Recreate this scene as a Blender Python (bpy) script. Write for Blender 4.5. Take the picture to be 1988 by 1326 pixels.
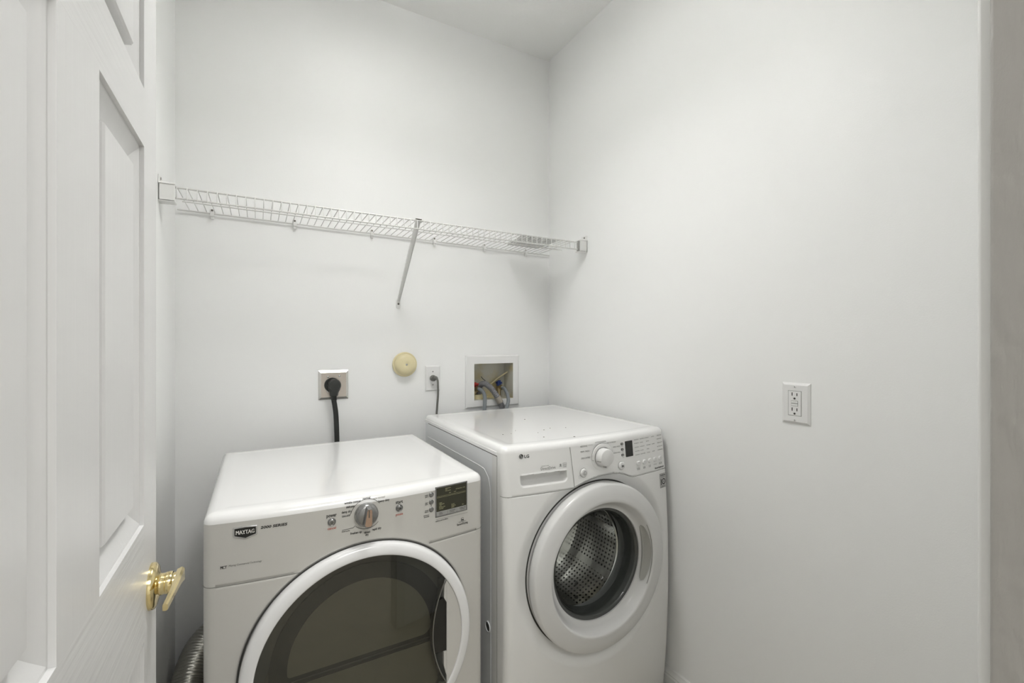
import bpy, bmesh, math, random
import numpy as np
from mathutils import Vector, Matrix
random.seed(4)
PI = math.pi

# ------------------------------------------------------------ scene, camera, world, lights
scene = bpy.context.scene
for o in list(bpy.data.objects): bpy.data.objects.remove(o)
scene.view_settings.view_transform = 'Standard'
scene.view_settings.look = 'None'
scene.view_settings.gamma = 1
scene.view_settings.use_curve_mapping = False
scene.view_settings.exposure = 0.83
C = scene.collection

cam_d = bpy.data.cameras.new('camera')
cam_d.sensor_width = 36.0
cam_d.lens = 36.0 * 880 / 1988
cam_d.clip_start = 0.01
cam = bpy.data.objects.new('camera', cam_d)
cam.location = (0, 0, 1.30)
cam.rotation_euler = (PI / 2, 0, math.radians(-29.3))
C.objects.link(cam)
scene.camera = cam

world = bpy.data.worlds.new('world')
scene.world = world
world.use_nodes = True
world.node_tree.nodes['Background'].inputs[0].default_value = (0.9, 0.93, 1.0, 1)
world.node_tree.nodes['Background'].inputs[1].default_value = 0.2

def area_light(name, loc, rot, sx, sy, power, col):
    l = bpy.data.lights.new(name, 'AREA'); l.shape = 'RECTANGLE'; l.size = sx; l.size_y = sy
    l.energy = power; l.color = col
    o = bpy.data.objects.new(name, l); o.location = loc; o.rotation_euler = rot
    C.objects.link(o); return o
LAMP = (0.46, 1.08, 2.60)
LAMP_STRENGTH, LAMP_UP, LAMP_DROP = 25.0, 15.0, 0.12
LAMP_DEPTH = 0.125
area_light('hall_fill_light', (0.35, -1.1, 2.70), (0, 0, 0), 1.2, 0.9, 20, (1.0, 0.99, 0.975))  # unseen fill light added in the hall behind the camera

# ------------------------------------------------------------ room dimensions (metres, camera above the origin)
XL, XR, YB, ZC = -0.2555, 1.340, 1.990, 2.777
YF0, YF1 = 0.040, 0.155            # wall with the doorway
DX0, DX1, DZ = -0.185, 0.620, 2.05  # doorway

# ------------------------------------------------------------ materials
def mat(name, col, rough=0.5, metal=0.0, spec=0.5, coat=0.0, bump=None, var=None, coat_rough=0.05):
    m = bpy.data.materials.new(name); m.use_nodes = True
    nt = m.node_tree; b = nt.nodes['Principled BSDF']
    b.inputs['Base Color'].default_value = (*col, 1)
    b.inputs['Roughness'].default_value = rough
    b.inputs['Metallic'].default_value = metal
    b.inputs['Specular IOR Level'].default_value = spec
    b.inputs['Coat Weight'].default_value = coat
    b.inputs['Coat Roughness'].default_value = coat_rough
    tc = nt.nodes.new('ShaderNodeTexCoord')
    if bump:
        scale, strength, stretch = bump
        mp = nt.nodes.new('ShaderNodeMapping'); mp.inputs['Scale'].default_value = stretch
        n = nt.nodes.new('ShaderNodeTexNoise'); n.inputs['Scale'].default_value = scale
        n.inputs['Detail'].default_value = 4
        bp = nt.nodes.new('ShaderNodeBump'); bp.inputs['Strength'].default_value = strength
        bp.inputs['Distance'].default_value = 0.002
        nt.links.new(tc.outputs['Object'], mp.inputs[0]); nt.links.new(mp.outputs[0], n.inputs['Vector'])
        nt.links.new(n.outputs['Fac'], bp.inputs['Height']); nt.links.new(bp.outputs[0], b.inputs['Normal'])
    if var:
        col2, scale, lo, hi = var
        n = nt.nodes.new('ShaderNodeTexNoise'); n.inputs['Scale'].default_value = scale; n.inputs['Detail'].default_value = 5
        r = nt.nodes.new('ShaderNodeValToRGB')
        r.color_ramp.elements[0].position = lo; r.color_ramp.elements[0].color = (*col, 1)
        r.color_ramp.elements[1].position = hi; r.color_ramp.elements[1].color = (*col2, 1)
        nt.links.new(tc.outputs['Object'], n.inputs['Vector']); nt.links.new(n.outputs['Fac'], r.inputs[0])
        nt.links.new(r.outputs[0], b.inputs['Base Color'])
    return m

M = {}
M['wall'] = mat('wall_paint', (0.935, 0.94, 0.93), 0.42, bump=(260, 0.10, (1, 1, 1)))
M['ceiling'] = mat('ceiling_paint', (0.96, 0.965, 0.95), 0.9, bump=(120, 0.25, (1, 1, 1)))
M['trim'] = mat('trim_paint', (0.80, 0.80, 0.78), 0.32, bump=(40, 0.15, (1, 1, 0.2)))
M['jamb'] = mat('shaded_chipped_jamb_paint', (0.42, 0.405, 0.38), 0.40, bump=(90, 0.9, (1, 1, 0.35)))  # white paint like the trim, its shade put into the darker colour
M['grainv'] = mat('door_paint_vertical_grain', (0.755, 0.755, 0.75), 0.34, bump=(130, 0.20, (1, 1, 0.04)))
M['grainh'] = mat('door_paint_horizontal_grain', (0.755, 0.755, 0.75), 0.34, bump=(130, 0.35, (1, 0.04, 1)))
M['floor'] = mat('floor_vinyl', (0.40, 0.375, 0.31), 0.35, bump=(60, 0.1, (1, 1, 1)), var=((0.50, 0.45, 0.36), 9, 0.35, 0.7))
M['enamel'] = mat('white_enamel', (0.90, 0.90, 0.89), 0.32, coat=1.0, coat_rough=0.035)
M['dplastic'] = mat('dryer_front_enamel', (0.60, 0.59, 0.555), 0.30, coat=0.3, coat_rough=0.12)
M['wplastic'] = mat('washer_front_plastic', (0.85, 0.85, 0.835), 0.30, coat=0.3, coat_rough=0.12)
M['wside'] = mat('washer_side_enamel', (0.86, 0.875, 0.885), 0.30)
M['drawer'] = mat('washer_drawer_plastic', (0.77, 0.765, 0.73), 0.30, coat=0.3, coat_rough=0.12)
M['ringw'] = mat('white_gloss_ring', (0.84, 0.84, 0.84), 0.16, coat=0.5, coat_rough=0.05)
M['ringg'] = mat('door_ring_plastic', (0.72, 0.72, 0.71), 0.28, coat=0.3, coat_rough=0.12)
M['seam'] = mat('dark_gap', (0.05, 0.05, 0.045), 0.8)
M['seamsoft'] = mat('grey_gap', (0.22, 0.22, 0.20), 0.7)
M['ink'] = mat('black_ink', (0.025, 0.025, 0.022), 0.5)
M['greyink'] = mat('grey_ink', (0.13, 0.13, 0.12), 0.5)
M['softink'] = mat('faint_ink', (0.42, 0.41, 0.36), 0.5)
M['redink'] = mat('red_ink', (0.48, 0.09, 0.05), 0.5)
M['paleink'] = mat('pale_yellow_ink', (0.42, 0.40, 0.22), 0.5)
M['whiteink'] = mat('silver_ink', (0.75, 0.74, 0.70), 0.4)
M['chrome'] = mat('chrome', (0.62, 0.62, 0.62), 0.16, metal=1)
M['silver'] = mat('silver_plastic', (0.30, 0.30, 0.295), 0.26, metal=0.75)
M['knobgrip'] = mat('mirror_grip', (0.50, 0.37, 0.31), 0.10, metal=1)
M['black'] = mat('black_rubber', (0.018, 0.02, 0.018), 0.42)
M['blackgloss'] = mat('black_gloss', (0.020, 0.020, 0.018), 0.18)
M['lcd'] = mat('lcd_window', (0.045, 0.045, 0.028), 0.15)
M['greybtn'] = mat('grey_key', (0.36, 0.36, 0.34), 0.35)
M['whitebtn'] = mat('white_key', (0.80, 0.80, 0.79), 0.25)
M['steel'] = mat('brushed_steel_plate', (0.55, 0.50, 0.45), 0.34, metal=0.9, bump=(90, 0.1, (1, 1, 12)))
M['steelbevel'] = mat('steel_bevel', (0.72, 0.71, 0.68), 0.25, metal=0.9)
M['brass'] = mat('polished_brass', (0.78, 0.65, 0.35), 0.13, metal=1)
M['brassworn'] = mat('old_brass', (0.42, 0.34, 0.20), 0.35, metal=1)
M['alu'] = mat('flexible_aluminium', (0.66, 0.65, 0.61), 0.22, metal=1)
M['wire'] = mat('white_vinyl_wire', (0.68, 0.68, 0.655), 0.35)
M['wirebr'] = mat('white_bracket_plastic', (0.82, 0.82, 0.80), 0.35)
M['screw'] = mat('dark_screw', (0.16, 0.15, 0.13), 0.4, metal=0.6)
M['cream'] = mat('aged_cream_plastic', (0.76, 0.68, 0.42), 0.30, coat=0.2)
M['plate'] = mat('white_plate_plastic', (0.84, 0.84, 0.83), 0.30)
M['cordgrey'] = mat('grey_cord', (0.16, 0.16, 0.145), 0.45)
M['hose'] = mat('grey_rubber_hose', (0.20, 0.22, 0.235), 0.5)
M['hosecorr'] = mat('corrugated_hose', (0.19, 0.19, 0.20), 0.5)
M['cuff'] = mat('hose_cuff', (0.36, 0.33, 0.28), 0.6)
M['redv'] = mat('red_valve', (0.40, 0.03, 0.02), 0.4)
M['bluev'] = mat('blue_valve', (0.02, 0.05, 0.22), 0.4)
M['boxin'] = mat('stained_box_plastic', (0.60, 0.59, 0.52), 0.5, var=((0.56, 0.47, 0.22), 14, 0.45, 0.72))
M['gasket'] = mat('grey_gasket', (0.26, 0.265, 0.26), 0.30)
M['innerlip'] = mat('inner_lip_plastic', (0.44, 0.44, 0.41), 0.4)
M['dpan1'] = mat('smoked_liner', (0.16, 0.16, 0.145), 0.5)
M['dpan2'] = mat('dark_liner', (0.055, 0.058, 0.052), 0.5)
M['dpan3'] = mat('reflection_toned_liner', (0.26, 0.25, 0.20), 0.5)  # paler tone carries reflections seen in the door glass
M['shadein'] = mat('grey_lamp_shade', (0.35, 0.35, 0.34), 0.6)
M['gasket2'] = mat('dark_gasket', (0.075, 0.078, 0.075), 0.22)
M['foam'] = mat('grey_white_panel', (0.62, 0.62, 0.60), 0.6)
M['paper'] = mat('label_sticker', (0.55, 0.55, 0.54), 0.4)

def glass_mat(name, tint, trans, ior, rough=0.0):
    m = bpy.data.materials.new(name); m.use_nodes = True; nt = m.node_tree
    for n in list(nt.nodes): nt.nodes.remove(n)
    out = nt.nodes.new('ShaderNodeOutputMaterial')
    t = nt.nodes.new('ShaderNodeBsdfTransparent'); t.inputs[0].default_value = (tint[0]*trans, tint[1]*trans, tint[2]*trans, 1)
    g = nt.nodes.new('ShaderNodeBsdfGlossy'); g.inputs['Roughness'].default_value = rough
    lw = nt.nodes.new('ShaderNodeLayerWeight'); lw.inputs['Blend'].default_value = 0.5
    pw = nt.nodes.new('ShaderNodeMath'); pw.operation = 'POWER'; pw.inputs[1].default_value = 5.0
    nt.links.new(lw.outputs['Facing'], pw.inputs[0])
    f0 = ((ior-1)/(ior+1))**2
    f = nt.nodes.new('ShaderNodeMath'); f.operation = 'MULTIPLY_ADD'; f.inputs[1].default_value = 1-f0; f.inputs[2].default_value = f0
    nt.links.new(pw.outputs[0], f.inputs[0])
    mx = nt.nodes.new('ShaderNodeMixShader')
    nt.links.new(f.outputs[0], mx.inputs[0]); nt.links.new(t.outputs[0], mx.inputs[1]); nt.links.new(g.outputs[0], mx.inputs[2])
    nt.links.new(mx.outputs[0], out.inputs[0]); return m
M['smoked'] = glass_mat('smoked_glass', (0.92, 0.92, 0.84), 0.55, 1.75, 0.03)
M['bowl'] = glass_mat('clear_bowl_glass', (0.92, 0.94, 0.93), 0.98, 1.45, 0.0)

def lamp_mat(power):
    m = bpy.data.materials.new('lit_diffuser'); m.use_nodes = True; nt = m.node_tree
    b = nt.nodes['Principled BSDF']
    b.inputs['Base Color'].default_value = (0.9, 0.9, 0.9, 1)
    b.inputs['Emission Color'].default_value = (1.0, 0.99, 0.972, 1)
    b.inputs['Emission Strength'].default_value = power
    return m
M['lamp'] = lamp_mat(LAMP_STRENGTH); M['lampup'] = lamp_mat(LAMP_UP)

def drum_mat():
    m = bpy.data.materials.new('perforated_drum_steel'); m.use_nodes = True; nt = m.node_tree
    b = nt.nodes['Principled BSDF']; b.inputs['Metallic'].default_value = 1
    b.inputs['Roughness'].default_value = 0.17
    uv = nt.nodes.new('ShaderNodeUVMap'); sep = nt.nodes.new('ShaderNodeSeparateXYZ')
    nt.links.new(uv.outputs[0], sep.inputs[0])
    def math_(op, a, c=None):
        n = nt.nodes.new('ShaderNodeMath'); n.operation = op
        for i, v in enumerate((a, c)):
            if v is None: continue
            if isinstance(v, (int, float)): n.inputs[i].default_value = v
            else: nt.links.new(v, n.inputs[i])
        return n.outputs[0]
    U = math_('MULTIPLY', sep.outputs[0], 95.0); V = math_('MULTIPLY', sep.outputs[1], 17.0)
    fu = math_('SUBTRACT', math_('FRACT', U), 0.5); fv = math_('SUBTRACT', math_('FRACT', V), 0.5)
    d = math_('SQRT', math_('ADD', math_('MULTIPLY', fu, fu), math_('MULTIPLY', fv, fv)))
    hole = math_('LESS_THAN', d, 0.24)
    band = math_('GREATER_THAN', math_('FRACT', math_('MULTIPLY', sep.outputs[0], 9.0)), 0.14)
    hole = math_('MULTIPLY', hole, band)
    mx = nt.nodes.new('ShaderNodeMix'); mx.data_type = 'RGBA'
    mx.inputs['A'].default_value = (0.74, 0.74, 0.73, 1); mx.inputs['B'].default_value = (0.01, 0.01, 0.01, 1)
    nt.links.new(hole, mx.inputs['Factor']); nt.links.new(mx.outputs['Result'], b.inputs['Base Color'])
    r = math_('ADD', math_('MULTIPLY', hole, 0.6), 0.13); nt.links.new(r, b.inputs['Roughness'])
    return m
M['drum'] = drum_mat()

# ------------------------------------------------------------ mesh helpers (all coordinates are world metres)
class MB:
    def __init__(s): s.v = []; s.f = []; s.mi = []; s.cur = 0
    def add(s, vs, fs):
        n = len(s.v); s.v += [tuple(p) for p in vs]
        for f in fs: s.f.append(tuple(n + i for i in f)); s.mi.append(s.cur)
        return s
    def box(s, x0, x1, y0, y1, z0, z1):
        x0, x1 = sorted((x0, x1)); y0, y1 = sorted((y0, y1)); z0, z1 = sorted((z0, z1))
        vs = [(x0,y0,z0),(x1,y0,z0),(x1,y1,z0),(x0,y1,z0),(x0,y0,z1),(x1,y0,z1),(x1,y1,z1),(x0,y1,z1)]
        return s.add(vs, [(0,3,2,1),(4,5,6,7),(0,1,5,4),(1,2,6,5),(2,3,7,6),(3,0,4,7)])
    def tube(s, pts, r, n=10, caps=True, closed=False):
        P = [Vector(p) for p in pts]; m = len(P)
        R = r if isinstance(r, (list, tuple)) else [r] * m
        T = []
        for i in range(m):
            if closed: t = P[(i+1) % m] - P[i-1]
            else: t = P[min(i+1, m-1)] - P[max(i-1, 0)]
            T.append(t.normalized())
        up = Vector((0, 0, 1)) if abs(T[0].z) < 0.9 else Vector((1, 0, 0))
        N = (up - T[0] * up.dot(T[0])).normalized(); vs = []
        for i in range(m):
            N = (N - T[i] * N.dot(T[i])).normalized(); B = T[i].cross(N)
            for k in range(n):
                a = 2*PI*k/n; vs.append(P[i] + (N*math.cos(a) + B*math.sin(a)) * R[i])
        fs = []
        for i in range(m if closed else m-1):
            j = (i+1) % m
            for k in range(n):
                l = (k+1) % n; fs.append((i*n+k, i*n+l, j*n+l, j*n+k))
        if caps and not closed:
            fs.append(tuple(range(n-1, -1, -1))); fs.append(tuple((m-1)*n + k for k in range(n)))
        return s.add(vs, fs)
    def lathe(s, prof, c, axis=(0, -1, 0), n=48, a0=0.0, a1=2*PI):
        """prof: list of (radius, distance along axis) from centre c"""
        A = Vector(axis).normalized(); c = Vector(c)
        U = Vector((1, 0, 0)) if abs(A.x) < 0.9 else Vector((0, 1, 0))
        U = (U - A*U.dot(A)).normalized(); W = Vector((0, 0, 1))
        if abs(A.z) > 0.9: W = A.cross(U)
        full = abs(a1 - a0 - 2*PI) < 1e-6; cnt = n if full else n+1; vs = []
        for (r, h) in prof:
            for k in range(cnt):
                a = a0 + (a1-a0)*k/n
                vs.append(c + A*h + (U*math.cos(a) + W*math.sin(a))*max(r, 1e-5))
        fs = []
        for i in range(len(prof)-1):
            for k in range(n):
                l = (k+1) % cnt if full else k+1
                fs.append((i*cnt+k, i*cnt+l, (i+1)*cnt+l, (i+1)*cnt+k))
        return s.add(vs, fs)
    def prism(s, pts, f0, f1):
        """pts 2D outline; f0/f1 map (u,v)->world for back and front face"""
        n = len(pts); vs = [f0(*p) for p in pts] + [f1(*p) for p in pts]
        fs = [tuple(range(n-1, -1, -1)), tuple(range(n, 2*n))]
        for i in range(n):
            j = (i+1) % n; fs.append((i, j, n+j, n+i))
        return s.add(vs, fs)

def root_of(o):
    while o.parent: o = o.parent
    return o
def obj(name, mb, mats, parent=None, smooth=True, angle=35, bevel=0.0, fix=True):
    me = bpy.data.meshes.new(name)
    off = root_of(parent).location if parent else Vector((0, 0, 0))
    V = np.array(mb.v, dtype=float) - np.array(off)
    o = bpy.data.objects.new(name, me)
    if parent: o.parent = parent
    else:
        base = Vector(((V[:,0].min()+V[:,0].max())/2, (V[:,1].min()+V[:,1].max())/2, V[:,2].min()))
        o.location = base; V = V - np.array(base)
    me.from_pydata(V.tolist(), [], mb.f)
    mats = mats if isinstance(mats, (list, tuple)) else [mats]
    for m in mats: me.materials.append(m)
    me.polygons.foreach_set('material_index', mb.mi)
    if fix:
        bm = bmesh.new(); bm.from_mesh(me)
        bmesh.ops.recalc_face_normals(bm, faces=bm.faces)
        bm.to_mesh(me); bm.free()
    if smooth:
        me.polygons.foreach_set('use_smooth', [True]*len(me.polygons))
        me.set_sharp_from_angle(angle=math.radians(angle))
    me.update()
    if bevel:
        b = o.modifiers.new('bevel', 'BEVEL'); b.width = bevel; b.segments = 3; b.limit_method = 'ANGLE'
        b.harden_normals = False
    C.objects.link(o); return o
def lettering(name, mb, m, parent, gap=0.011):
    """printed marks split into one part per block of writing"""
    n = len(mb.v); par = list(range(n))
    def find(i):
        while par[i] != i: par[i] = par[par[i]]; i = par[i]
        return i
    for f in mb.f:
        for i in f[1:]: par[find(i)] = find(f[0])
    V = np.array(mb.v); isl = {}
    for i in range(n): isl.setdefault(find(i), []).append(i)
    ids = list(isl.values()); bx = [(V[q].min(0), V[q].max(0)) for q in ids]; g = list(range(len(ids)))
    def fg(i):
        while g[i] != i: g[i] = g[g[i]]; i = g[i]
        return i
    for i in range(len(ids)):
        for j in range(i):
            if all(bx[i][0][k]-gap < bx[j][1][k] and bx[j][0][k]-gap < bx[i][1][k] for k in (0, 2)): g[fg(i)] = fg(j)
    vg = {}
    for k, q in enumerate(ids):
        for i in q: vg[i] = fg(k)
    for c in sorted(set(vg.values())):
        used = [i for i in range(n) if vg[i] == c]; mp = {v: k for k, v in enumerate(used)}
        q = MB(); q.v = [mb.v[i] for i in used]; q.f = [tuple(mp[i] for i in f) for f in mb.f if vg[f[0]] == c]; q.mi = [0]*len(q.f)
        if q.f: obj(name, q, m, parent, fix=False)
def thing(name, label, cat, loc, group=None):
    o = bpy.data.objects.new(name, None); o.empty_display_size = 0.05; o.location = loc
    C.objects.link(o); o['label'] = label; o['category'] = cat
    if group: o['group'] = group
    return o
def tag(o, label, cat, group=None, kind=None):
    o['label'] = label; o['category'] = cat
    if group: o['group'] = group
    if kind: o['kind'] = kind
    return o
def struct(name, mb, m, **k):
    o = obj(name, mb, m, **k); o['kind'] = 'structure'; return o
def smooth_path(pts, n=10):
    P = [Vector(p) for p in pts]; out = []
    for i in range(len(P)-1):
        p0 = P[max(i-1, 0)]; p1 = P[i]; p2 = P[i+1]; p3 = P[min(i+2, len(P)-1)]
        for k in range(n):
            t = k/n
            out.append(0.5*((2*p1) + (p2-p0)*t + (2*p0-5*p1+4*p2-p3)*t*t + (3*p1-p0-3*p2+p3)*t**3))
    out.append(P[-1]); return out
def rrect(x0, x1, z0, z1, r, n=5):
    pts = []
    for (cx, cz, a) in ((x1-r, z1-r, 0), (x0+r, z1-r, PI/2), (x0+r, z0+r, PI), (x1-r, z0+r, 1.5*PI)):
        for k in range(n+1):
            t = a + PI/2*k/n; pts.append((cx + r*math.cos(t), cz + r*math.sin(t)))
    return pts
def sstep(a, b, x):
    t = np.clip((x-a)/(b-a), 0, 1); return t*t*(3-2*t)

# text: flat printed lettering laid over a surface Y = S(x, z)
def text_geo(s, bold=0.0, shear=0.0, spacing=1.0):
    cu = bpy.data.curves.new('t', 'FONT'); cu.body = s; cu.size = 1.0; cu.offset = bold; cu.shear = shear
    cu.space_character = spacing; cu.resolution_u = 2; cu.fill_mode = 'FRONT'
    o = bpy.data.objects.new('t', cu); C.objects.link(o)
    dg = bpy.context.evaluated_depsgraph_get(); dg.update()
    me = bpy.data.meshes.new_from_object(o.evaluated_get(dg))
    V = [(v.co.x, v.co.y) for v in me.vertices]; F = [tuple(p.vertices) for p in me.polygons]
    bpy.data.objects.remove(o); bpy.data.curves.remove(cu); bpy.data.meshes.remove(me)
    return V, F
def put_text(mb, s, x0, x1, zc, h, S, off=0.0008, bold=0.012, shear=0.0, axis='x', spacing=1.0):
    if 'M' in s and bold > 0:      # heavier strokes by a second pass a hair to the right
        d = h*bold*2.2
        put_text(mb, s, x0, x1-d, zc, h, S, off, 0.0, shear, axis, spacing)
        put_text(mb, s, x0+d, x1, zc, h, S, off+0.00003, 0.0, shear, axis, spacing); return
    V, F = text_geo(s, bold, shear, spacing)
    if not V: return
    a = np.array(V); mn = a.min(0); mx = a.max(0); w = mx - mn
    has_desc = any(c in s for c in 'gpqy')
    cap = 0.70 if not has_desc else 0.70
    vs = []
    for u, v in V:
        x = x0 + (u-mn[0])/max(w[0], 1e-6)*(x1-x0)
        z = zc - h/2 + (v - 0.0)/cap*h
        if axis == 'x': vs.append((x, S(x, z)-off, z))
        else: vs.append(S(x, z))
    mb.add(vs, F)
def ribbon(mb, pts, w, S, off=0.0007):
    """flat line of width w along (x, z) points on surface S"""
    P = [Vector((p[0], p[1])) for p in pts]; vs = []; n = len(P)
    for i in range(n):
        t = (P[min(i+1, n-1)] - P[max(i-1, 0)]).normalized(); nn = Vector((-t.y, t.x))*w/2
        for q in (P[i]+nn, P[i]-nn): vs.append((q.x, S(q.x, q.y)-off, q.y))
    mb.add(vs, [(2*i, 2*i+1, 2*i+3, 2*i+2) for i in range(n-1)])
def arc_pts(cx, cz, r, a0, a1, n=24):
    return [(cx + r*math.cos(math.radians(a0+(a1-a0)*k/n)), cz + r*math.sin(math.radians(a0+(a1-a0)*k/n))) for k in range(n+1)]
def patch(mb, x0, x1, z0, z1, S, off=0.0007, nx=8):
    vs = []
    for k in range(nx+1):
        x = x0 + (x1-x0)*k/nx; vs += [(x, S(x, z0)-off, z0), (x, S(x, z1)-off, z1)]
    mb.add(vs, [(2*k, 2*k+2, 2*k+3, 2*k+1) for k in range(nx)])
def plug_disc(mb, x, z, prof, S, n=28):
    """small turned button: prof (r, protrusion) about the surface point"""
    e = 0.004; y = S(x, z)
    nx = (S(x+e, z)-S(x-e, z))/(2*e); nz = (S(x, z+e)-S(x, z-e))/(2*e)
    A = Vector((nx, -1, nz)).normalized()
    mb.lathe(prof, (x, y, z), (A.x, A.y, A.z), n)

# ------------------------------------------------------------ the room
HX0, HX1, HZ0, HZ1 = 0.9039, 1.1167, 1.0175, 1.1926      # hole for the washer supply box
b = MB()
xs = [XL-0.1, HX0, HX1, XR+0.1]; zs = [0, HZ0, HZ1, ZC]
for i in range(3):
    for j in range(3):
        if i == 1 and j == 1: continue
        b.add([(xs[i],YB,zs[j]),(xs[i+1],YB,zs[j]),(xs[i+1],YB,zs[j+1]),(xs[i],YB,zs[j+1])], [(0,1,2,3)])
struct('wall_back', b, M['wall'], smooth=False, fix=False)
struct('wall_right', MB().box(XR, XR+0.1, YF1, YB+0.1, 0, ZC), M['wall'], smooth=False)
struct('wall_left', MB().box(XL-0.1, XL, YF1, YB+0.1, 0, ZC), M['wall'], smooth=False)
b = MB().box(XL-1.2, DX0, YF0, YF1, 0, ZC).box(DX1, XR+0.6, YF0, YF1, 0, ZC).box(DX0, DX1, YF0, YF1, DZ, ZC)
struct('wall_front', b, M['wall'], smooth=False)
struct('ceiling', MB().box(XL-1.2, XR+0.6, -2.4, YB+0.1, ZC, ZC+0.1), M['ceiling'], smooth=False)
struct('floor', MB().box(XL-1.2, XR+0.6, -2.4, YB+0.1, -0.1, 0), M['floor'], smooth=False)
struct('wall_hall_left', MB().box(XL-1.3, XL-1.2, -2.4, YF1, 0, ZC), M['wall'], smooth=False)
struct('wall_hall_right', MB().box(XR+0.6, XR+0.7, -2.4, YF1, 0, ZC), M['wall'], smooth=False)
struct('wall_hall_end', MB().box(XL-1.2, XR+0.6, -2.5, -2.4, 0, ZC), M['wall'], smooth=False)

def baseboard(name, p0, p1, nrm):
    prof = [(0, 0), (0.015, 0), (0.015, 0.060), (0.012, 0.066), (0.013, 0.070), (0.008, 0.078), (0.006, 0.086), (0, 0.090)]
    vs = []
    for p in (p0, p1):
        for (d, z) in prof: vs.append((p[0]+nrm[0]*d, p[1]+nrm[1]*d, z))
    n = len(prof)
    fs = [(i, (i+1) % n, n+(i+1) % n, n+i) for i in range(n)] + [tuple(range(n)), tuple(range(2*n-1, n-1, -1))]
    struct(name, MB().add(vs, fs), M['trim'], angle=20)
baseboard('baseboard_right', (XR, YF1), (XR, YB), (-1, 0))
baseboard('baseboard_left', (XL, YB), (XL, YF1), (1, 0))
baseboard('baseboard_back', (XL+0.016, YB), (XR-0.016, YB), (0, -1))

# door frame: jamb lining on the right of the doorway and its casing on the room side
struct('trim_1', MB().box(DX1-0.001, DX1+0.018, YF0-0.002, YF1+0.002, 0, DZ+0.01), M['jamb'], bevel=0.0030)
b = MB().box(DX1+0.006, DX1+0.064, YF1, YF1+0.0125, 0, DZ+0.06)
struct('trim_2', b, M['trim'], bevel=0.003)
struct('trim_3', MB().box(DX0, DX1, YF0-0.002, YF1+0.002, DZ-0.018, DZ), M['trim'], bevel=0.001)

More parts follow.
